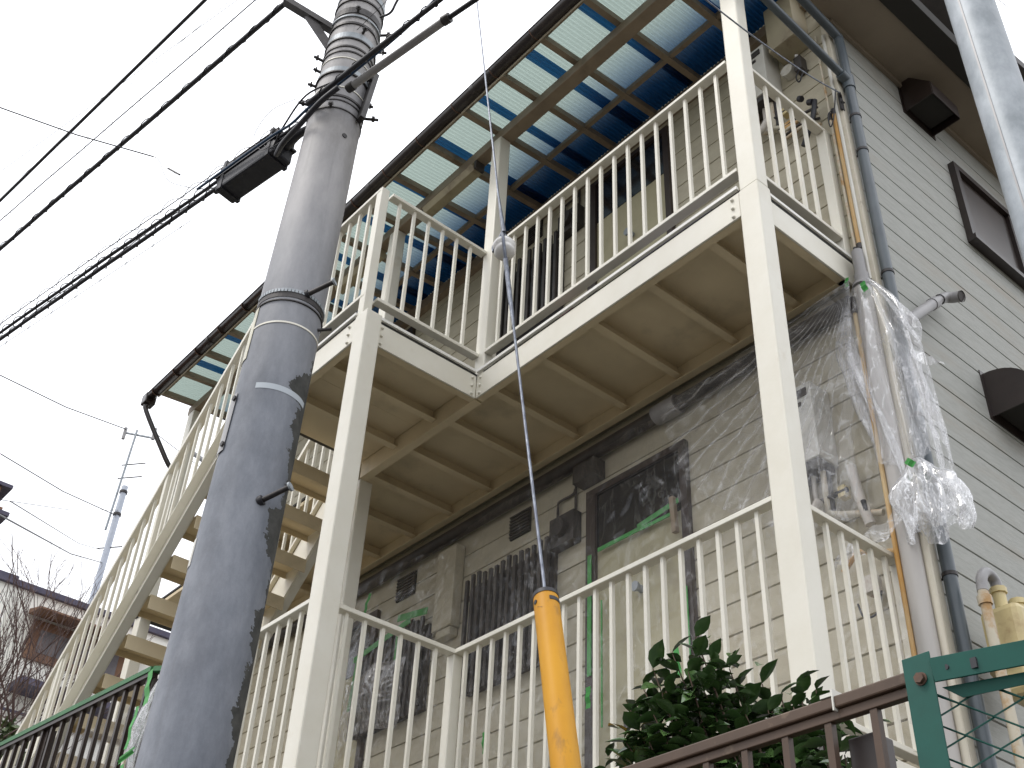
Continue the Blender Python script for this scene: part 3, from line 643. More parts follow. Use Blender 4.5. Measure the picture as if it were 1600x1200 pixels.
MB().tube(arc([(-.25, .80, -1.98), (-.22, .79, -2.06), (-.15, .79, -2.06), (-.12, .8, -1.96)], 5), .005, 6).build('cable_loop', RUBB, mg)
MB().box(-.19, -.13, .77, .83, -1.96, -1.88).build('gas_cock', GREYM, mg)

# gas meter on the gable wall
gm = root('gas_meter', (.3, 1.05, -2.3), 'yellowed cream gas meter with looped pipe on the gable wall at the right edge', 'gas meter')
MB().box(.22, .40, .95, 1.22, -2.36, -2.13).build('meter_body', YCREAM, gm, bevel=.03)
MB().tube([(.31, 1.08, -2.375), (.31, 1.08, -2.35)], .14, 22).build('seam_ring', YCREAM, gm)
MB().box(.24, .38, .97, 1.2, -2.52, -2.376).build('lower_body', YCREAM, gm, bevel=.03)
for y in (1.0, 1.15): MB().tube([(.31, y, -2.13), (.31, y, -2.06)], .027, 12).tube([(.31, y, -2.0601), (.31, y, -2.035)], .036, 8).build('union_nut', YCREAM, gm)
MB().tube(arc([(.31, 1.0, -2.05), (.31, .985, -2.0), (.31, .93, -1.985), (.31, .88, -2.03), (.31, .865, -2.10)], 6), .024, 12).build('hose_loop', PVCG, gm)
MB().tube([(.31, .865, -2.09), (.31, .865, -2.9)], .022, 12).tube([(.31, .865, -2.12), (.31, .865, -2.16)], .03, 8).build('riser_pipe', CONDU, gm)
MB().tube([(.33, 1.25, -2.12), (.36, 1.20, -2.10)], .03, 10).build('cock', RUBB, gm)

# things lying on the upper deck
tag(MB().box(-.86, -.28, .025, .45, .0, .045).build('door_mat', MATG, at=(-.6, .2, 0)), 'purple-grey doormat lying at the balcony edge near the tall corner post', 'mat')
tag(MB().box(-1.46, -1.36, .02, .10, .0, .06).build('doorstop', REDB, at=(-1.4, .06, 0), bevel=.012), 'small red-brown plastic box on the deck edge under the upstairs balustrade', 'box')

# ================================================================ masking film and tape on the ground floor
nv = noise.noise
def wr(x, z, s, seed=0.): return nv(V((x * s, seed, z * s)))
def ridge(x, z, s, seed): return 1 - abs(nv(V((x * s, seed, z * s)))) * 2
def sheet(u, v):
    x = lerp(-4.9, .02, u); zt = -.40 - .03 * math.sin(5 * x); z = lerp(-2.75, zt, v)
    dx, dz = x - .08, z + .3; th = math.atan2(dz, dx); rr = math.hypot(dx, dz)
    rad = .035 * math.sin(th * 46 + 2 * wr(x, z, 2, 3)) * math.exp(-rr * .9)
    return V((x, .70 + .03 * wr(x, z, 1.3, 1) + .016 * ridge(x + .6 * z, z * .4, 5, 2) + .010 * ridge(x - z, z, 9, 5) - rad * .6, z))
F1 = tag(MB().grid(sheet, 230, 110).build('masking_film', FILM, at=(-2.4, .7, -2.75)), 'wrinkled clear plastic film masking the ground-floor doors and wall below the balcony', 'plastic film')
def curtain(u, v):      # part gathered from the knot at the corner and stretched to the left
    th = lerp(math.radians(184), math.radians(262), u); r = v * 1.35
    x = .07 + r * math.cos(th) ; z = -.30 + r * math.sin(th)
    return V((x, .665 + .025 * math.sin(u * 90 + 3 * wr(x, z, 3)) * v ** .7 + .02 * wr(x, z, 7, 4) + .02 * v, z))
tag(MB().grid(curtain, 150, 60).build('gathered_film', film_material('gathered_film_mat', .125, (1, 1, 1), 5.), at=(-.3, .68, -1.3)), 'fan of clear film gathered from the knot at the house corner over the ground-floor wall', 'plastic film')
def bunch(u, v):        # sleeve round the corner pipes, knotted at the top and flaring downwards
    th = u * 2 * PI; z = lerp(-.27, -1.46 - .10 * math.sin(th * 3) - .08 * nv(V((math.cos(th) * 2, 5, math.sin(th) * 2))), v)
    t = v
    r = .045 + .155 * min(1, t * 2.6) ** .8 * (1 - .55 * t)
    r *= 1 + .17 * math.sin(th * 11 + 4 * t) * min(1, t * 3) + .5 * nv(V((math.cos(th) * 2.2, t * 2.6, math.sin(th) * 2.2 + 7))) * min(1, t * 3)
    cx = .075 + .11 * t ** .8; sx = 1.0 + .35 * t
    return V((cx + r * math.cos(th) * sx, .765 + r * math.sin(th) * .55, z + .015 * math.sin(th * 11)))
bf = root('film_sleeve', (.1, .76, -1.3), 'crumpled clear film sleeve tied with green tape round the corner pipes under the balcony', 'plastic film')
MB().grid(bunch, 150, 60).build('flared_film', FILMB, bf)
def tail(u, v):
    th = u * 2 * PI; t = v; z = lerp(-1.44, -1.82 - .04 * math.sin(th * 4), v)
    r = .03 + .10 * math.sin(min(1, t * 1.25) * PI * .62) ; r *= 1 + .22 * math.sin(th * 9 + 5 * t) * min(1, t * 3) + .6 * nv(V((math.cos(th) * 2, t * 3 + 3, math.sin(th) * 2)))* min(1, t * 3)
    return V((.19 + .05 * t + r * math.cos(th) * 1.05, .74 + r * math.sin(th) * .6, z))
MB().grid(tail, 110, 40).build('lower_tuft', film_material('tuft_film_mat', .36, (1, 1, .5), 20.), bf)
def streamer(u, v):
    x = lerp(.20, -.28, u); return V((x, .66 + .03 * math.sin(u * 7) + .012 * nv(V((x * 20, v, 3))), -1.62 - .10 * math.sin(u * 2.4) - .13 * u * u - v * (.03 + .06 * math.sin(PI * u)) + .01 * math.sin(u * 30)))
MB().grid(streamer, 50, 5).build('film_streamer', film_material('streamer_film_mat', .26, (.3, 1, 1), 20.), bf)
def wisp(u, v):
    x = lerp(.30, .46, u); return V((x, .70 + .02 * math.sin(u * 5), -.90 - .17 * u + lerp(-.02, .02, v) * (1 + .8 * math.sin(u * 5)) + .01 * nv(V((u * 9, v * 3, 1)))))
MB().grid(wisp, 16, 4).build('film_wisp', film_material('wisp_film_mat', .42, (1, 1, 1), 20.), bf)
def tape(loc, sx, sz, rot=0, parent=None, label=None, ry=.0):
    mb = MB(); c, s_ = math.cos(rot), math.sin(rot); pts = []
    for i in range(5):
        t = i / 4 - .5; b = .006 * math.sin(i * 2.3)
        for e in (-.5, .5):
            x, z = e * sx, t * sz
            pts.append((loc[0] + c * x - s_ * z, loc[1] + b + ry * t, loc[2] + s_ * x + c * z))
    mb.add(pts, [(2 * i, 2 * i + 1, 2 * i + 3, 2 * i + 2) for i in range(4)])
    o = mb.build('tape', GREENT, parent, at=None if parent else loc, solid=.001); return o
MB().tube([(.075, .765, -.275), (.075, .765, -.29)], .048, 14).build('tie', PVCG, bf)
tape((.125, .70, -.36), .03, .07, .2, bf); tape((.02, .72, -.25), .02, .06, -.2, bf); tape((.21, .66, -1.50), .03, .055, .7, bf)
dt = root('door_tape', (-1.6, .8, H), 'strips of bright green masking tape edging the ground-floor door', 'tape')
MB().bar((-1.95, .815, -1.012), (-1.60, .815, -1.010), .004, .026).bar((-1.62, .812, -.995), (-1.30, .812, -.955), .004, .032).bar((-1.60, .812, -1.018), (-1.32, .812, -1.020), .004, .022).build('tape', GREENT, dt)
MB().box(-2.035, -2.005, .812, .818, -1.78, -1.02).build('tape', GREENT, dt)
MB().box(-1.925, -1.915, .812, .818, -2.1, -1.35).build('tape', GREENT, dt); MB().box(-1.285, -1.27, .812, .818, -1.9, -1.5).build('tape', GREENT, dt)
MB().bar((-1.333, .80, -.93), (-1.32, .80, -1.16), .03, .03, up=(0, 1, 0)).build('wooden_peg', BEAM, dt)
for i, (x, z, r_, s, lab) in enumerate(((-.42, -1.72, .35, .13, 'green tape scrap stuck on the film right of the ground-floor door'), (-2.72, -2.02, .1, .13, 'green tape scrap low on the film left of the yellow guard'), (-2.15, -1.98, 0, .1, 'green tape scrap at the foot of the meter wall, left of the door frame'), (-1.86, -2.0, 0, .12, 'green tape scrap hanging beside the door tap'), (-4.18, -.62, -.3, .16, 'green tape scrap high on the wall above the small vent'), (-1.22, -2.0, .1, .16, 'green tape scrap on the door frame above the camellia'))):
    o = tape((x, .655, z), .035, s, r_); tag(o, lab, 'tape', 'scraps of green masking tape on the film')
wt = root('window_tape', (-4, .74, -1.5), 'green tape frame round the far ground-floor window with a sagging bag of film', 'tape')
MB().bar((-4.42, .755, -.95), (-3.75, .755, -.86), .004, .045).bar((-3.9, .75, -.80), (-3.55, .75, -.86), .004, .05).bar((-4.36, .75, -.96), (-4.40, .75, -1.34), .004, .035, up=(1, 0, 0)).bar((-3.88, .75, -.92), (-3.88, .75, -1.12), .004, .03, up=(1, 0, 0)).build('tape', GREENT, wt)
def bag(u, v):
    x = lerp(-4.42, -3.70, u); z = lerp(-1.62 + .05 * math.sin(u * 4), -1.10 - .12 * abs(u - .5), v)
    return V((x, .70 - .07 * math.sin(PI * v) * math.sin(PI * u) + .02 * ridge(x, z, 8, 2), z))
MB().grid(bag, 50, 30).build('film_bag', FILMB, wt)

# ================================================================ utility pole
A0, A1 = V((-1.325, -1.735, -3.1)), V((-1.292, -1.668, 1.32)); AX = (A1 - A0) / (A1 - A0).z
def pc(z): return A0 + AX * (z + 3.1)
def pr_(z): return .16 - .00735 * (z + 3.1)
PO = root('utility_pole', (-1.35, -1.78, -6.0), 'thick grey concrete utility pole wrapped in steel bands, in front of the staircase', 'utility pole')
zz = [-6.2, -5, -4, -3, -2, -1, 0, 1, 2, 3, 4.5]
pb = MB().tube([pc(z) for z in zz], [pr_(z) for z in zz], 64).build('pole_shaft', POLE, PO)
# the shaft's own origin sits on its axis so that the coating pattern follows the pole
def ring(z, h, dr, m, name='band', tilt=(0, 0), n=48):
    c = pc(z); r = pr_(z) + dr; mb = MB(); vs = []
    for k in range(n):
        a = 2 * PI * k / n; dz = (tilt[0] * math.cos(a) + tilt[1] * math.sin(a)) * r
        for (rr, hh) in ((r, -h / 2), (r, h / 2), (r - .012, h / 2), (r - .012, -h / 2)):
            vs.append((c.x + rr * math.cos(a), c.y + rr * math.sin(a), z + dz + hh))
    fs = [(4 * k + i, 4 * ((k + 1) % n) + i, 4 * ((k + 1) % n) + (i + 1) % 4, 4 * k + (i + 1) % 4) for k in range(n) for i in range(4)]
    return mb.add(vs, fs, False).build(name, m, PO)
def onpole(z, az, out=0): c = pc(z); a = math.radians(az); r = pr_(z) + out; return V((c.x + r * math.cos(a), c.y + r * math.sin(a), z))
pband = ring(-1.085, .040, .003, DRKM, 'perforated_band')
for k in range(34):
    az = -100 + k * 6
    p = onpole(-1.072, az, .0035); q = onpole(-1.098, az, .0035); a = math.radians(az); t = V((-math.sin(a), math.cos(a), 0))
    MB().bar(onpole(-1.068, az, .0045) - t * .006, onpole(-1.068, az, .0045) + t * .006, .003, .018).build('band_slot', GALV, pband)
ring(-1.125, .006, .006, DRKM, 'band_edge')
ring(-1.25, .009, .003, CREAM, 'wire_ring', (.02, .03))
for z, h, dr, m, t in ((1.02, .05, .006, DRKM, (0, 0)), (.965, .012, .010, GALV, (0, 0)), (.90, .016, .008, DRKM, (.02, 0)), (.80, .045, .004, GALV, (0, .02)), (.77, .010, .008, DRKM, (0, .02)), (.695, .012, .006, DRKM, (.03, 0)), (.655, .010, .006, DRKM, (.02, .03)), (.60, .006, .004, CREAM, (0, 0)),
                       (.50, .035, .006, GALV, (.02, 0)), (.475, .010, .010, DRKM, (.02, 0)), (.36, .006, .004, CREAM, (0, .02)), (.285, .014, .006, DRKM, (.03, .02)), (.255, .008, .005, DRKM, (.0, .02)), (.19, .006, .005, DRKM, (.02, .02)), (1.12, .012, .008, DRKM, (0, 0)), (1.2, .04, .006, GALV, (0, 0))):
    ring(z, h, dr, m, 'band', t)
def peg(z, az, ln, r=.011, up=.35, head=True, daz=0):
    a = onpole(z, az, -.01); d = (onpole(z, az + daz, 1) - onpole(z, az + daz, 0)).normalized() + V((0, 0, up)); b = a + d.normalized() * ln
    s_ = MB().tube([a, b], r, 10).build('step_bolt', DRKM, PO)
    if head: MB().tube([b, b + d.normalized() * .008], r * 1.8, 12).build('bolt_head', GALV, s_)
    MB().tube([a, a + d.normalized() * .02], r * 1.9, 8).build('bolt_collar', RUBB, s_)
peg(-1.065, -5, .14, daz=35); peg(-2.14, -6, .135, daz=35); peg(.62, 150, .12, daz=10)
MB().tube([onpole(-1.19, 40, 0), onpole(-1.17, 46, .055)], .008, 8).build('small_bolt', DRKM, PO)
MB().tube([onpole(.015, 2, -.004), onpole(.015, 2, .004)], .014, 12).build('plug_hole', DRKM, PO)
for z, az, l in ((.33, -120, .09), (.30, 60, .10), (.98, 50, .10), (.86, 60, .07), (.66, -105, .07), (.58, -110, .05), (.48, -118, .06), (1.0, -30, .05), (.84, -8, .05), (.52, 30, .04), (.43, 70, .05), (.27, -95, .05), (.22, -100, .04), (.19, -40, .03)):
    a = onpole(z, az, 0); MB().tube([a, onpole(z + .01, az, l * .8)], .008, 6).tube([onpole(z + .01, az, l * .45), onpole(z + .01, az, l * .6)], .016, 6).build('clamp_bolt', DRKM, PO)
# gusset arm at upper left, hanging channel, flush plate, name plate, sticker
MB().bar(onpole(.95, -108, -.01), onpole(.95, -108, -.01) + V((-.16, -.25, .20)), .05, .035).bar(onpole(.80, -108, -.01), onpole(.95, -108, 0) + V((-.07, -.12, .08)), .012, .05).build('arm_bracket', DRKM, PO)
MB().bar(onpole(.60, 44, .028), onpole(.17, 22, .032), .045, .028, up=(0, 1, 0)).build('hanging_channel', DRKM, PO)
def wrap(z0, z1, a0, a1, dr, m, name, n=6):
    vs = [];
    for i in range(n + 1):
        az = lerp(a0, a1, i / n)
        for z in (z0, z1): vs.append(onpole(z, az, dr))
    return MB().add(vs, [(2 * i, 2 * i + 2, 2 * i + 3, 2 * i + 1) for i in range(n)]).build(name, m, PO, solid=.002)
nplate = mat('enamel_plate', (.55, .52, .40), (.48, .45, .34), rough=.4, scale=9, dirt=(.10, .09, .07), dscale=16, dlo=.56, dhi=.62)
wrap(-1.42, -1.12, -116, -90, .004, nplate, 'name_plate')
mp = wrap(-1.90, -1.61, -112, -85, .006, PVCG, 'steel_plate')
for z in (-1.64, -1.87): MB().tube([onpole(z, -88, .004), onpole(z, -88, .014)], .012, 10).build('screw', DRKM, mp)
wrap(-2.41, -2.29, -114, -96, .003, WHBOX, 'sticker')
# pale painted arc where a notice band was torn off
vs = [];
for i in range(25):
    az = lerp(-52, 44, i / 24)
    for z in (-1.585 - .028, -1.585): vs.append(onpole(z - .0002 * (az + 10) * .1, az, .0012))
MB().add(vs, [(2 * i, 2 * i + 2, 2 * i + 3, 2 * i + 1) for i in range(24)]).build('torn_band_mark', mat('pale_grey_glue', (.42, .46, .50), rough=.6), PO)

# ================================================================ guy wire, insulator, yellow guard
g0, gi, gt = V((-.337, -.989, -2.58)), V((-.98, -.777, -.289)), V((-1.946, -.451, 3.222))
gdir = (g0 - gi).normalized()
gw_ = root('guy_wire', (.02, -1.05, -4.4), 'steel guy wire slanting from the sky down into the yellow guard', 'guy wire')
MB().tube([gt + (gt - gi) * .6, gt, gi - gdir * .14], .0060, 8).build('upper_strand', STRND, gw_)
MB().tube([gi + gdir * .16, g0, g0 + gdir * 1.9], .0065, 8).build('lower_strand', STRND, gw_)
MB().tube([gi - gdir * .15 + V((.012, 0, 0)), gi - gdir * .55 + V((.004, 0, .0))], [.012, .006], 8).tube([gi + gdir * .10, gi + gdir * .45, gi + gdir * .7], [.013, .012, .007], 8).build('preformed_grip', STRND, gw_)
ins = root('guy_insulator', tuple(gi), 'white porcelain egg insulator threaded on the guy wire in front of the inner post', 'insulator')
side = gdir.cross(V((0, 1, 0))).normalized(); fwd = gdir.cross(side)
prof = [(-.062, .012), (-.056, .036), (-.040, .052), (-.018, .060), (.000, .058), (.010, .050), (.016, .046), (.022, .050), (.034, .055), (.048, .048), (.060, .030), (.066, .010)]
MB().tube([gi + gdir * a for a, r in prof], [r for a, r in prof], 28).build('insulator_body', PORC, ins)
cw = (CAM - gi).normalized(); cw = (cw - gdir * cw.dot(gdir)).normalized(); sd_ = gdir.cross(cw)
MB().tube(arc([gi - gdir * .15, gi - gdir * .06 + cw * .045, gi + cw * .066, gi + gdir * .06 + cw * .045, gi + gdir * .12], 5), .0085, 8).build('wire_loop', STRND, ins)
MB().tube(arc([gi - gdir * .17, gi - gdir * .075 + sd_ * .03, gi - gdir * .03 + sd_ * .056, gi + gdir * .02 + sd_ * .058], 5), .007, 8).tube(arc([gi - gdir * .17, gi - gdir * .075 - sd_ * .03, gi - gdir * .045 - sd_ * .05], 5), .007, 8).build('wire_loop', STRND, ins)
yg = root('guy_guard', tuple(g0 + gdir * 1.9), 'weathered yellow plastic tube guarding the foot of the guy wire', 'cable guard')
def lean(t): return g0 + gdir * t + V((0, 0, 0))
GRD = .0455
MB().tube([lean(t) for t in (-.005, .05, .2, .5, 1.0, 1.9)], [GRD - .001, GRD, GRD, GRD + .001, GRD + .002, GRD + .002], 36).build('guard_tube', YELL, yg)
MB().tube([lean(-.012), lean(.004)], GRD + .0012, 36).build('top_rim', RUBB, yg)
sdir = (cw * 1.0 + sd_ * .0).normalized()
def ong(t, ang, out): return lean(t) + (cw * math.cos(ang) + sd_ * math.sin(ang)) * (GRD + out)
vs = []
for i in range(9):
    a = lerp(-.30, -1.45, i / 8)
    for t in (.026, .042): vs.append(ong(t - .003 * i / 8, a, .0015))
sgn = 1
MB().add(vs, [(2 * i, 2 * i + 2, 2 * i + 3, 2 * i + 1) for i in range(8)]).build('clip_strap', RUBB, yg, solid=.002)
MB().tube([ong(.036, .95, -.002), ong(.036, .95, .002)], .009, 12).build('rivet', RUBB, yg)
MB().tube([ong(.075, .35, .0), ong(.064, .75, .0)], .0014, 4).build('scratch', RUSTB, yg)

# ================================================================ overhead cables
def cable(pts, r, m, label, name='overhead_cable', n=8, cat='cable', group='overhead street cables', sag=True):
    o = MB().tube(pts, r, n).build(name, m, at=tuple(V(pts[0]))); return tag(o, label, cat, group)
def span(a, b, far, n=30, sag=.0):
    a, b = V(a), V(b); d = b - a; out = []
    for i in range(n + 1):
        t = far[0] + (far[1] - far[0]) * i / n; p = a + d * t; out.append(p - V((0, 0, sag * 4 * max(0, (t - far[0]) * (far[1] - t)) / (far[1] - far[0]) ** 2)))
    return out
def lashed(a, b, far, r, label, m=RUBB, amp=.012, per=.17, coil=.003, seg=8):
    """thick cable lashed by a fine helix wire"""
    R = root('overhead_cable', tuple(V(a)), label, 'cable', 'overhead street cables')
    pth = span(a, b, far, 60)
    pth = [p + V((0, .006 * nv(p * 1.7), .010 * nv(p * 2.3 + V((3, 0, 0))))) for p in pth]
    MB().tube(pth, [r * (1 + .18 * nv(p * 4)) for p in pth], 8).build('cable_core', m, R)
    a, b = V(a), V(b); d = (b - a); L = d.length * (far[1] - far[0]); d.normalize(); u = d.cross(V((0, 0, 1))).normalized(); q = u.cross(d); st = V(pth[0])
    n = int(L / per) * seg; hp = []
    for i in range(n):
        t = L * i / n; ph = 2 * PI * t / per; hp.append(st + d * t + (u * math.cos(ph) + q * math.sin(ph)) * (r + amp * .5) + q * amp * .3)
    MB().tube(hp, coil, 5, caps=False).build('lashing_wire', m, R)
    return R
cable(span((-2.36, -2.24, 1.9), (-5.0, -2.54, 1.9), (-2.5, 12)), .0115, RUBB, 'topmost thick black cable crossing the upper left corner of the sky')
lashed((-2.42, -1.91, 2.3), (-5.7, -2.4, 2.3), (-1.2, 8), .0042, 'thin cable with a loose spiral wire, second from the top left', amp=.062, per=.36, coil=.0016, seg=12)
lashed((-1.58, -1.99, 1.3), (-4.78, -2.44, 1.3), (-1.5, 9), .0150, 'thick lumpy lashed cable, third from the top left', amp=.006, per=.22)
cable(span((-2.73, -1.94, 2.6), (-5.5, -2.57, 2.6), (-1, 9)), .0022, RUBB, 'hair-thin wire between the topmost cables at upper left')
cable(span((-2.9, -1.9, 2.9), (-5.3, -2.3, 2.9), (-1, 9)), .0020, RUBB, 'faint hair-thin wire nearest the spiral cable at upper left')
lashed((-1.43, -1.81, .25), (-4.24, -2.315, .25), (0, 9), .0105, 'upper lashed cable bundle reaching the concrete pole from the left', amp=.016, per=.13)
lashed((-1.47, -1.83, .16), (-4.18, -2.31, .16), (.16, 9), .0125, 'lower thick cable bundle carrying the black closure box', amp=.010, per=.15)
lashed((-1.43, -1.84, .29), (-4.24, -2.34, .30), (.05, 6), .0030, 'thin wavy wire riding above the lashed bundle left of the pole', amp=.022, per=.21, coil=.002)
cable([p + V((0, 0, .012 * math.sin(i * .9))) for i, p in enumerate(span((-1.44, -1.82, .20), (-4.2, -2.31, .20), (0, 6), 120))], .0028, RUBB, 'thin wavy wire between the two bundles left of the pole')
hw = root('overhead_cable', (-2.36, -1.95, .1), 'hair-thin messenger wire with small hangers below the lower bundle', 'cable', 'overhead street cables')
MB().tube(span((-2.30, -1.94, .09), (-4.16, -2.30, .09), (0, 7)), .0018, 5).build('messenger', RUBB, hw)
for k in range(11):
    p = V((-2.30, -1.94, .09)) + V((-1.86, -.36, 0)) * (.13 * k + .05)
    MB().tube([p + V((0, 0, -.02)), p + V((.0, 0, .055))], .002, 4).tube([p + V((-.02, 0, .012)), p + V((.02, 0, -.012))], .002, 4).build('hanger', RUBB, hw)
# cables from the pole to the upper right
cable(arc([(-2.2, -1.99, .22), (-1.62, -1.90, .20), (-1.44, -1.86, .20), (-1.30, -1.845, .215), (-1.05, -1.81, .22), (-.6, -1.76, .22), (-.2, -1.75, .22), (1.2, -1.7, .30)], 6), .0075, BLUEC, 'blue cable sweeping across the front of the concrete pole')
lashed((-1.15, -1.85, .20), (-.33, -1.74, .20), (-.15, 4.5), .0135, 'thick black cable bundle leaving the pole to the upper right', amp=.008, per=.12)
cable(arc([(-1.58, -1.84, .10), (-1.45, -1.87, .06), (-1.30, -1.865, .08), (-1.16, -1.85, .13), (-1.05, -1.82, .17)], 8), .0145, RUBB, 'thick black cable hugging the pole front between the two bundles')
cable(arc([(-1.60, -1.86, .16), (-1.48, -1.875, .22), (-1.33, -1.86, .33), (-1.17, -1.79, .36), (-1.0, -1.78, .30)], 6), .005, RUBB, 'thin black tie wire curving over the pole above the blue cable')
rs = root('cable_sleeve', (-.84, -1.74, .2), 'grey plastic protective sleeve on the cable right of the pole', 'cable sleeve')
MB().tube([(-1.02, -1.77, .185), (-.40, -1.655, .2)], .0205, 12).build('sleeve', PVCG, rs)
MB().tube([(-.42, -1.66, .2), (-.38, -1.65, .2)], .025, 12).tube([(-1.04, -1.775, .185), (-1.0, -1.765, .186)], .024, 12).build('sleeve_collar', DRKM, rs)
MB().tube([(-.40, -1.655, .2), (.6, -1.45, .22)], .013, 10).build('cable_core', RUBB, rs)
cable(arc([(-1.7, -1.86, .33), (-1.68, -1.88, .24), (-1.62, -1.87, .16), (-1.50, -1.86, .12)], 5), .003, RUBB, 'thin loop of wire left of the pole clamps')
cable(arc([(-1.46, -1.86, .42), (-1.60, -1.92, .40), (-1.72, -1.93, .30), (-1.66, -1.90, .16), (-1.58, -1.88, .14)], 8), .0018, RUBB, 'fine open wire loop standing off the left side of the pole')
for i, (a, b) in enumerate((((-1.02, -1.80, .62), (-.5, -1.72, .75)), ((-.93, -1.79, .62), (-.80, -1.74, .24)))):
    cable([a, V(a).lerp(V(b), .5) + V((0, 0, .01)), b], .0016, RUBB, ('fine wire rising to the upper right beside the pole top', 'fine wire dropping onto the grey sleeve')[i])
cable(arc([(-1.12, -1.63, 1.0), (-1.03, -1.62, .96), (-.97, -1.62, 1.02), (-.82, -1.6, 1.2)], 6), .007, RUBB, 'short black cable kinked at the top right of the pole')
# splice closure
cb = root('cable_closure', (-1.85, -1.85, .2), 'black ribbed splice closure box hanging on the lower bundle left of the pole', 'cable closure')
ca, cb_ = V((-1.60, -1.80, .185)), V((-2.06, -1.885, .175)); cdn = (cb_ - ca).normalized(); csd = cdn.cross(V((0, 0, 1))).normalized()
MB().bar(ca - V((0, 0, .008)), cb_ - V((0, 0, .008)), .13, .10).build('lower_shell', RUBB, cb, bevel=.012)
MB().bar(ca + V((0, 0, .088)), cb_ + V((0, 0, .088)), .13, .085).build('upper_shell', DRKM, cb, bevel=.012)
MB().bar(ca + cdn * -.012 + V((0, 0, .045)), cb_ + cdn * .012 + V((0, 0, .045)), .145, .012).build('seam_flange', RUBB, cb)
for t in (.10, .90):
    p = ca.lerp(cb_, t) + V((0, 0, .04)); MB().bar(p - cdn * .012, p + cdn * .012, .138, .215).build('clasp', RUBB, cb)
MB().tube([ca - cdn * .0 + V((0, 0, .045)), ca - cdn * .09 + V((0, 0, .05)), ca - cdn * .22 + V((0, 0, .04))], [.038, .025, .014], 12).build('cable_boot', RUBB, cb)
MB().tube([cb_ + V((0, 0, .05)), cb_ + cdn * .10 + V((0, 0, .055))], [.03, .014], 12).build('cable_boot', RUBB, cb)
# branch drop wires
cable([(-3.60, -4.5, 1.15), (-3.19, -2.96, 1.0), (-3.06, -2.53, .985), (-2.91, -2.09, 1.0)], .0042, RUBB, 'thin drop wire coming in from the left edge across the three cables')
cable(arc([(-2.91, -2.09, 1.0), (-2.72, -2.1, .80), (-2.55, -2.06, .52), (-2.42, -1.98, .42), (-2.36, -1.96, .38)], 6), .0020, RUBB, 'fine slack wire joining the drop wire to the upper bundle')
cable([(-2.91, -2.09, 1.0), (-2.62, -1.98, .66), (-2.40, -1.93, .36)], .0009, RUBB, 'hair-thin taut tail of the left drop wire')
tag(MB().tube([(-2.74, -2.03, .80), (-2.62, -1.985, .68)], .006, 6).build('wire_clamp', DRKM, at=(-2.7, -2, .75)), 'tiny wedge clamp on the thin drop wire above the bundle', 'clamp')
# drop wire to the house corner
cable(arc([(.36, -1.6, .42), (.32, -.95, .56), (.27, -.25, .74), (.21, .35, .98), (.145, .80, 1.25)], 8), .0042, STRND, 'twisted grey service wire running to the anchor on the house corner', group='service wires')
tag(MB().tube([(.12, .85, 1.27), (.145, .80, 1.25)], .008, 8).tube([(.13, .84, 1.22), (.15, .82, 1.17)], .006, 6).box(.112, .125, .83, .86, 1.15, 1.30).build('wire_anchor', DRKM, at=(.12, .85, 1.2)), 'small steel wire anchor screwed to the house corner beside the drainpipe', 'anchor')
cable([(.60, 1.6, 2.6), (.48, 3.0, 4.0), (.35, 3.6, 4.0 + .62)], .003, RUBB, 'faint thin wire at the upper right corner beyond the steel post')

# ================================================================ galvanised post at right
gp = root('galvanised_post', (1.80, -1.45, -6.0), 'near galvanised steel post cutting across the upper right corner', 'post')
gx, gy = 1.787, -1.470
MB().tube([(gx, gy, -6.0), (gx, gy, 1.2)], .056, 32).build('post_shaft', GALV, gp)
rt = V((cr.x, cr.y, 0)).normalized()
seam = V((gx, gy, 0)) + (V((CAM.x - gx, CAM.y - gy, 0)).normalized() * .82 - rt * .57).normalized() * .056
MB().bar((seam.x, seam.y, -6), (seam.x, seam.y, 1.2), .004, .003, up=(0, 1, 0)).build('weld_seam', PVCG, gp)

# ================================================================ brown fence (near, right)
FY = -1.30
bfn = root('brown_fence', (.9, FY, -4.3), 'brown aluminium fence with thin bars in front of the camellia, lower right', 'fence')
MB().box(-1.1, 1.215, FY - .022, FY + .022, -3.458, -3.430).build('top_rail', BRFEN, bfn, bevel=.004)
MB().box(-1.1, 1.215, FY - .012, FY + .010, -3.480, -3.4585).build('rail_channel', BRFEN, bfn, bevel=.002)
MB().box(-1.1, 1.215, FY - .02, FY + .02, -4.26, -4.22).build('bottom_rail', BRFEN, bfn)
o = MB().box(-.009, .009, -.009, .009, -.72, 0).build('fence_bar', BRFEN); fbm = o.data; bpy.data.objects.remove(o)
for k in range(19):
    inst(fbm, 'fence_bar', bfn, (1.098 - .1185 * k, FY, -3.4805))
for x in (.985, -.45): MB().box(x, x + .07, FY + .05, FY + .12, -4.35, -3.50).build('fence_post', DKFEN, bfn, bevel=.004)
MB().box(.978, 1.008, FY - .024, FY + .026, -3.4295, -3.421).box(1.009, 1.013, FY - .026, FY + .028, -3.464, -3.415).build('rail_joint', WHBOX, bfn)
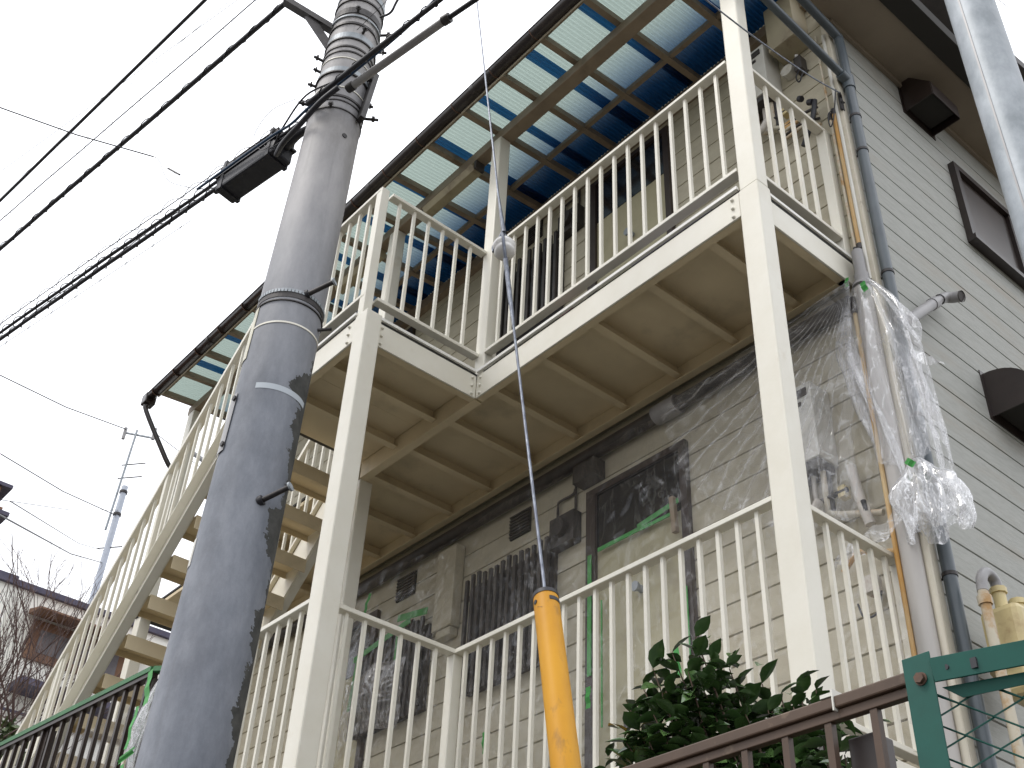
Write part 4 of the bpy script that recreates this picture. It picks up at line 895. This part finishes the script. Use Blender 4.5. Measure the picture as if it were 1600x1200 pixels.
# dark fence further left
A = V((-5.6, -1.275, 0)); Bq = V((-3.38, -1.100, 0)); zt = -1.945
lf = root('dark_fence', (-4.4, -1.18, FL), 'dark brown railing fence with green tape along its top, lower left', 'fence')
MB().bar(A + V((0, 0, zt - .02)), Bq + V((0, 0, zt - .02)), .045, .03).build('top_rail', DKFEN, lf)
MB().bar(A + V((0, 0, zt + .004)), Bq + V((0, 0, zt + .004)), .058, .028).bar(Bq + V((0, 0, zt + .004)), Bq + V((.07, .05, zt)), .05, .028).build('tape_strip', TAPED, lf)
MB().bar(A + V((0, 0, zt - .85)), Bq + V((0, 0, zt - .85)), .04, .03).build('bottom_rail', DKFEN, lf)
n = int((Bq - A).length / .118); ang = math.atan2(Bq.y - A.y, Bq.x - A.x)
o = MB().box(-.011, .011, -.011, .011, -.83, 0).build('fence_bar', DKFEN); dbm = o.data; bpy.data.objects.remove(o)
for i in range(n + 1):
    p = Bq + (A - Bq) * (i * .118 / (Bq - A).length + .02); inst(dbm, 'fence_bar', lf, (p.x, p.y, zt - .02), (0, 0, ang))
for t in (.015, .54, 1.0):
    p = Bq + (A - Bq) * t; MB().box(p.x - .03, p.x + .03, p.y + .005, p.y + .055, FL, zt - .035).build('fence_post', DKFEN, lf)
def lfilm(u, v):
    z = lerp(-2.80, -2.02, v); x = lerp(-5.3, -3.30, u); return V((x, -.98 + (x + 3.4) * .08 + .03 * wr(x, z, 2, 9) + .006 * ridge(x, z, 5, 1), z))
tag(MB().grid(lfilm, 90, 30).build('fence_film', film_material('fence_film_mat', .10, (1, 1, .5), 3.), at=(-4.3, -1.1, -2.8)), 'clear film hung behind the dark fence at lower left', 'plastic film')
def lb(u, v):
    th = u * 2 * PI; z = lerp(-2.02, -2.75, v); t = v; r = (.02 + .10 * math.sin(PI * min(1, t * 1.5) * .9) + .02) * (1 + .3 * math.sin(th * 7 + 4 * t) + .5 * nv(V((math.cos(th) * 2, t * 5, math.sin(th) * 2))))
    return V((-3.22 - .14 * t + r * math.cos(th) * .8, -1.10 + r * math.sin(th) * .4, z))
lt_ = root('film_tuft', (-3.25, -1.1, -2.75), 'crumpled tuft of clear film taped to the end of the dark fence beside the pole', 'plastic film')
MB().grid(lb, 80, 40).build('tuft', film_material('left_tuft_film', .30, (1, 1, .5), 18.), lt_)
tape((-3.20, -1.19, -2.12), .05, .20, .2, lt_); tape((-3.26, -1.20, -2.32), .035, .22, -.1, lt_); tape((-3.24, -1.20, -2.47), .16, .04, .1, lt_); tape((-3.26, -1.20, -2.66), .04, .30, .0, lt_)

# ================================================================ green fence, right corner
gf = root('green_fence', (1.24, FY, -4.3), 'green painted steel angle post with bolted rail and chain-link mesh, lower right corner', 'fence')
gy0 = FY - .035
MB().box(1.202, 1.268, gy0 - .004, gy0, -6.0, -3.412).box(1.202, 1.206, gy0 + .0005, gy0 + .06, -6.0, -3.412).build('angle_post', GRFEN, gf, bevel=.0015)
b_ = MB().tube([(1.2405, gy0 - .004, -3.466), (1.2405, gy0 - .016, -3.466)], .0115, 6).build('bolt', RUSTB, gf)
MB().tube([(1.2405, gy0 - .0035, -3.466), (1.2405, gy0 - .007, -3.466)], .014, 16).build('washer', RUSTB, b_)
ra, rb = V((1.270, gy0 - .010, -3.458)), V((1.56, gy0 + .155, -3.425))
dr_ = (rb - ra).normalized()
MB().bar(ra, rb, .005, .052).build('angle_rail', GRFEN, gf, bevel=.001)
MB().bar(ra + V((0, .025, .024)), rb + V((0, .025, .024)), .045, .004).build('rail_flange', GRFEN, gf)
for t, s1 in ((.03, .006), (.085, .0075), (.26, .006)):
    p = ra + dr_ * t + V((0, -.0035, .0))
    if s1 == .0075: MB().bar(p + V((0, 0, -.014)), p + V((0, 0, .008)), .006, .013, up=(1, 0, 0)).tube([p + V((0, -.002, -.003)), p + V((0, .0, -.003))], .008, 10).build('slot', RUBB, gf)
    else: MB().tube([p, p + V((0, .006, 0))], s1, 12).build('bolt_hole', RUBB, gf)
MB().add([(1.27, gy0 + .02, -3.486), (1.56, gy0 + .18, -3.455), (1.56, gy0 + .18, -3.475), (1.30, gy0 + .04, -3.510)], [(0, 1, 2, 3)]).build('gusset', GRFEN, gf, solid=.003)
# chain-link: zig-zag wires, each a part
mesh_o = (1.275, gy0 + .03)
for k in range(9):
    pts = []; x0 = 1.262 + .052 * k
    for i in range(26):
        z = -3.485 - .033 * i; x = x0 + (.026 if (i + k) % 2 else -.026); pts.append((x + .003 * nv(V((k, i, 4))), mesh_o[1] + .57 * (x - 1.27) + .004 * ((i + k) % 2), z + .004 * nv(V((k, i, 0)))))
    MB().tube(pts, .0036, 6).build('mesh_wire', GRFEN, gf)
tag(MB().tube([(1.30, -1.05, -3.72), (1.52, -.95, -3.40)], .028, 14).build('leaning_pipe', GALV, at=(1.3, -1.05, -3.7)), 'pale pipe leaning behind the green chain-link mesh', 'pipe')
tag(MB().box(1.33, 1.9, -.98, -.94, -4.4, -3.46).box(1.33, 1.9, -1.02, -.981, -3.50, -3.46).build('rusty_screen', NBROWN, at=(1.5, -.96, -4.4)), 'rusty brown sheet standing behind the green mesh at the right edge', 'panel')

# ================================================================ camellia
def leaf_mesh(nm, m, bend):
    prof = [(0, 0), (.06, .12), (.24, .44), (.48, .54), (.72, .38), (.90, .13), (1.0, 0)]
    vs = []; fs = []
    for t, wd in prof:
        zc = bend * (t * t) * -.28
        vs += [(t, -wd * .5, zc + wd * .22), (t, 0, zc), (t, wd * .5, zc + wd * .22)]
    for i in range(len(prof) - 1):
        a = 3 * i; fs += [(a, a + 3, a + 4, a + 1), (a + 1, a + 4, a + 5, a + 2)]
    mb = MB().add(vs, fs, True); o = mb.build(nm, m); me = o.data; bpy.data.objects.remove(o); return me
LM = [leaf_mesh('leaf', LEAF, .5), leaf_mesh('leaf', LEAF, 1.1), leaf_mesh('leaf', LEAF, .1), leaf_mesh('leaf', LEAF2, .8)]
CA = root('camellia_bush', (.72, -1.0, -4.4), 'dark glossy green camellia bush growing behind the brown fence', 'bush')
rnd = random.Random(11)
tips = [(0.433, -1.099, -3.020), (0.370, -1.131, -3.058), (0.402, -1.005, -3.046), (0.348, -1.187, -3.117), (0.455, -0.989, -3.087), (0.439, -1.145, -3.141), (0.307, -1.185, -3.161), (0.376, -1.169, -3.185), (0.444, -1.090, -3.181), (0.443, -0.953, -3.129), (0.496, -0.903, -3.116), (0.517, -0.850, -3.137), (0.552, -0.809, -3.135), (0.587, -0.780, -3.123), (0.291, -1.220, -3.231), (0.360, -1.205, -3.255), (0.410, -1.147, -3.251), (0.469, -1.085, -3.241), (0.492, -0.992, -3.211), (0.534, -0.936, -3.215), (0.583, -0.887, -3.205), (0.279, -1.227, -3.319), (0.356, -1.228, -3.322), (0.400, -1.177, -3.319), (0.447, -1.129, -3.309), (0.284, -1.180, -3.351), (0.463, -1.044, -3.280), (0.508, -0.992, -3.277), (0.575, -0.972, -3.307), (0.619, -0.921, -3.304), (0.649, -0.843, -3.255), (0.608, -0.946, -3.377), (0.670, -0.890, -3.360), (0.523, -0.969, -3.362), (0.458, -1.046, -3.366), (0.381, -1.136, -3.372), (0.673, -0.810, -3.339)]
stems = MB(); base = V((.75, -.95, -4.4)); nleaf = 0; extra = MB()
pool = []
for tp in tips:
    tp = V(tp); mid = base.lerp(tp, .55) + V((rnd.uniform(-.05, .05), rnd.uniform(-.03, .05), rnd.uniform(-.03, .03)))
    path = arc([base, mid, tp], 5); stems.tube(path, [lerp(.010, .0018, i / (len(path) - 1)) for i in range(len(path))], 6)
    dirn = (tp - mid).normalized()
    for j in range(16):
        t = 1 - j * .028 / (tp - mid).length * 1.1
        p = mid.lerp(tp, t) if t > 0 else tp
        if j >= 9: p = tp - dirn * rnd.uniform(.05, .22) + V((rnd.uniform(-.05, .05), rnd.uniform(-.04, .04), 0))
        az = j * 2.4 + rnd.uniform(-.4, .4); el = rnd.uniform(-.25, .55) + (.5 if j < 2 else 0)
        pool.append((p, az, el, rnd.uniform(.058, .088), rnd.uniform(-.7, .7), rnd.choice(LM[:3] * 3 + [LM[3]])))
pool.sort(key=lambda q: (q[0] - CAM).length)
for i, (p, az, el, sz, roll, me) in enumerate(pool):
    if i < 300:
        inst(me, 'leaf', CA, p, (roll, -el, az), (sz, sz, sz))
    else:
        Mx = Matrix.Translation(p) @ Matrix.Rotation(az, 4, 'Z') @ Matrix.Rotation(-el, 4, 'Y') @ Matrix.Rotation(roll, 4, 'X') @ Matrix.Scale(sz, 4)
        extra.add([Mx @ v.co for v in me.vertices], [tuple(f.vertices) for f in me.polygons], True)
for i in range(1150):
    tp = V(rnd.choice(tips)); p = (tp + V((rnd.gauss(0, .05), abs(rnd.gauss(0, .06)), -abs(rnd.gauss(.03, .11))))) if i < 650 else V((rnd.uniform(.25, 1.0), rnd.uniform(-1.15, -.75), rnd.uniform(-4.1, -3.42))); me = rnd.choice(LM[:3]); sz = rnd.uniform(.045, .07)
    Mx = Matrix.Translation(p) @ Matrix.Rotation(rnd.uniform(0, 6.28), 4, 'Z') @ Matrix.Rotation(rnd.uniform(-.8, .4), 4, 'Y') @ Matrix.Rotation(rnd.uniform(-.7, .7), 4, 'X') @ Matrix.Scale(sz, 4)
    extra.add([Mx @ v.co for v in me.vertices], [tuple(f.vertices) for f in me.polygons], True)
extra.build('inner_foliage', LEAF, CA)['kind'] = 'stuff'
stems.build('stems', BARK, CA)

# ================================================================ far left: neighbour house, tree, pole
NH = root('neighbour_house', (-24, 6, -3), 'white neighbouring house with a dark roof edge and an awninged window, far left', 'house')
MB().box(-32, -22, 2.65, 13, -3, 7.0).build('wall', NWALL, NH)
MB().box(-32.2, -21.9, 2.5, 13.2, 6.99, 7.12).build('roof_edge', NTRIM, NH)
MB().box(-22.0, -21.4, 2.0, 2.64, -3, 6.75).build('wing_wall', NWALL, NH)
MB().box(-22.2, -21.3, 1.4, 2.66, 6.72, 6.9).build('wing_roof', NTRIM, NH)
wn = MB().box(-21.995, -21.93, 3.4, 5.6, 5.55, 6.42).build('window', NBROWN, NH)
MB().box(-21.92, -21.915, 3.6, 5.4, 5.72, 6.22).build('pane', NROOF, wn)
MB().prism([(-21.99, 3.25, 6.62), (-21.2, 3.25, 6.40), (-21.2, 3.25, 6.36), (-21.99, 3.25, 6.50)], (0, 2.8, 0)).build('awning', NBROWN, NH)
MB().box(-21.995, -21.3, 3.3, 9, 4.78, 4.92).build('ledge', NTRIM, NH)
MB().box(-21.9, -21.85, 3.3, 9, 4.35, 4.40).build('balcony_rail', NTRIM, NH)
NB = root('brown_house', (-13, -1.2, -3), 'brown roof corner of a nearer house peeking in at the left edge', 'house')
MB().box(-15, -12, -3.4, -.20, 3.20, 3.26).box(-15, -12.02, -3.4, -.30, 2.9, 3.6).build('upper_eave', NBROWN, NB)
MB().box(-15, -11.98, -3.4, -.17, 3.55, 3.60).box(-15, -11.98, -3.4, -.10, 3.16, 3.215).build('eave_trim', NTRIM, NB)
MB().box(-15, -12.1, -3.4, -.35, -3, 2.9).build('wall', NBROWN, NB)
MB().box(-15, -12.05, -3.4, -.06, 2.62, 2.72).build('lower_eave', NROOF, NB)
MB().box(-15, -12.08, -3.4, -.12, 2.3, 2.6).build('balcony_front', NBROWN, NB)
FP = root('distant_utility_pole', (-32, 8, -4), 'slender distant utility pole with a bolted steel extension, left of the staircase', 'utility pole')
d0, d1 = V((-30.96, 7.47, 11.79)), V((-29.35, 6.85, 14.7)); dd = V((0, 0, 1))
pm = V((-29.4, 6.9, 0))
MB().tube([(pm.x - .25, pm.y + .1, -4), (pm.x, pm.y, 14.75)], [.12, .095], 14).build('pole_shaft', mat('pale_far_pole', (.46, .50, .57), (.52, .56, .63), rough=.8), FP)
MB().tube([(pm.x - .16, pm.y - .16, 13.2), (pm.x - .1, pm.y - .10, 16.9)], .035, 8).build('steel_extension', GALV, FP)
MB().bar((pm.x - .35, pm.y - .35, 16.8), (pm.x + .3, pm.y + .5, 16.65), .05, .05).build('crossarm', GALV, FP)
for k in (-.35, .3):
    MB().tube([(pm.x + k, pm.y + k * 1.1, 16.55), (pm.x + k, pm.y + k * 1.1, 16.98)], .055, 8).build('insulator', PVCG, FP)
for z in (14.5, 13.7):
    MB().tube([(pm.x, pm.y, z), (pm.x, pm.y, z + .08)], .125, 12).build('clamp_band', DRKM, FP)
for z in (12.6, 15.6, 15.1, 9.5):
    MB().tube([(pm.x - .3, pm.y - .2, z), (pm.x + .35, pm.y + .3, z)], .02, 5).build('step_bolt', DRKM, FP)
tpx = V((pm.x, pm.y, 16.9))
def dw(a, b, r, lab): cable([V(a), V(a).lerp(V(b), .5) - V((0, 0, .12)), V(b)], r * .62, RUBB, lab, group='wires to the distant pole', n=6)
dw((-27.2, 1.9, 15.2), tpx + V((-.3, -.4, 0)), .028, 'top wire from the left edge to the crossarm of the distant pole')
dw(tpx + V((.3, .4, -.1)), (-33, 13, 18.4), .02, 'wire leaving the distant pole crossarm to the right behind the stairs')
dw((-25.0, 2.2, 11.6), (pm.x, pm.y, 13.7), .025, 'second wire from the left edge to the distant pole clamps')
dw((-17.5, .8, 6.3), (pm.x, pm.y, 13.9), .012, 'faint wire rising from the brown roof corner to the distant pole')
dw((-8.84, -.86, 1.66), (-29.3, 6.8, 12.4), .012, 'thin wire passing under the distant pole clamps')
dw((-11.0, -.45, 2.62), (-29.47, 6.89, 12.1), .022, 'dark wire from the brown house to the lower part of the distant pole')
cable([(-9.93, 1.2, 3.85), (-9.07, 1.2, 3.19), (-7.5, 1.25, 2.0)], .03, RUBB, 'short dark cable glimpsed between the stair balusters', group='wires to the distant pole')

def bare_tree(name, base, label, hgt, rnd, spread=.5, m=TWIG, lv=6):
    R = root(name, base, label, 'tree'); tk = MB(); tw = MB()
    def grow(p, d, L, r, k):
        q = p + d * L * .5 + V((rnd.uniform(-1, 1), rnd.uniform(-1, 1), rnd.uniform(-.3, .6))) * L * .07; e = q + (d + V((rnd.uniform(-1, 1), rnd.uniform(-1, 1), rnd.uniform(-.2, .6))) * .16).normalized() * L * .5
        (tk if k < 2 else tw).tube([p, q, e], [r, r * .85, r * .7], 6 if k < 3 else 4, caps=False)
        if k >= lv: return
        for i in range(3 if k < lv - 1 else 3):
            nd = (d + V((rnd.uniform(-1, 1), rnd.uniform(-1, 1), rnd.uniform(-.25, .9))) * spread).normalized()
            grow(e if i < 2 else q, nd, L * rnd.uniform(.68, .88), max(r * .60, .0026), k + 1)
    grow(V(base), V((.0, 0, 1)), hgt, hgt * .045, 0)
    tk.build('trunk', m, R); tw.build('twigs', m, R)
    return R
bare_tree('bare_tree', (-10.7, .55, -2.9), 'leafless tree with fine reddish twigs in front of the white neighbouring house', 1.36, random.Random(5), .62, lv=6)
bare_tree('bare_tree', (-11.0, -.35, -2.9), 'leafless sapling at the left edge, beside the larger bare tree', 1.2, random.Random(9), .6, lv=6)
hd_ = root('evergreen_shrub', (-10.4, .4, -2.9), 'round yellow-green shrub below the bare trees at the left edge', 'shrub')
def clump(n, c, r, sz, seed, m=HEDGE):
    rn = random.Random(seed); mb = MB()
    for i in range(n):
        d = V((rn.gauss(0, 1), rn.gauss(0, 1), rn.gauss(0, 1))).normalized() * rn.uniform(.5, 1) ** .5; p = V(c) + V((d.x * r[0], d.y * r[1], d.z * r[2]))
        p += V((nv(p * 2), nv(p * 2 + V((5, 0, 0))), nv(p * 2 + V((0, 5, 0))))) * .25 * r[2]
        a = V((rn.gauss(0, 1), rn.gauss(0, 1), rn.gauss(0, 1))).normalized(); b = a.cross(V((rn.gauss(0, 1), rn.gauss(0, 1), 1))).normalized(); s_ = sz * rn.uniform(.6, 1.3)
        mb.add([p - a * s_, p + b * s_ * .4, p + a * s_, p - b * s_ * .4], [(0, 1, 2, 3)])
    return mb
clump(5000, (-10.6, .15, -.55), (.7, .75, .75), .05, 3).build('foliage', HEDGE, hd_)
MB().tube([(-10.6, .15, -2.9), (-10.6, .15, -.5)], .05, 8).build('trunk', BARK, hd_)
h2 = root('garden_shrub', (-7.6, 1.2, -2.9), 'small speckled shrub visible under the stair stringer', 'shrub')
clump(1500, (-7.7, 1.1, -1.0), (.5, .5, .45), .045, 8).build('foliage', HEDGE, h2)
MB().tube([(-7.7, 1.1, -2.9), (-7.7, 1.1, -1.0)], .03, 6).build('trunk', BARK, h2)
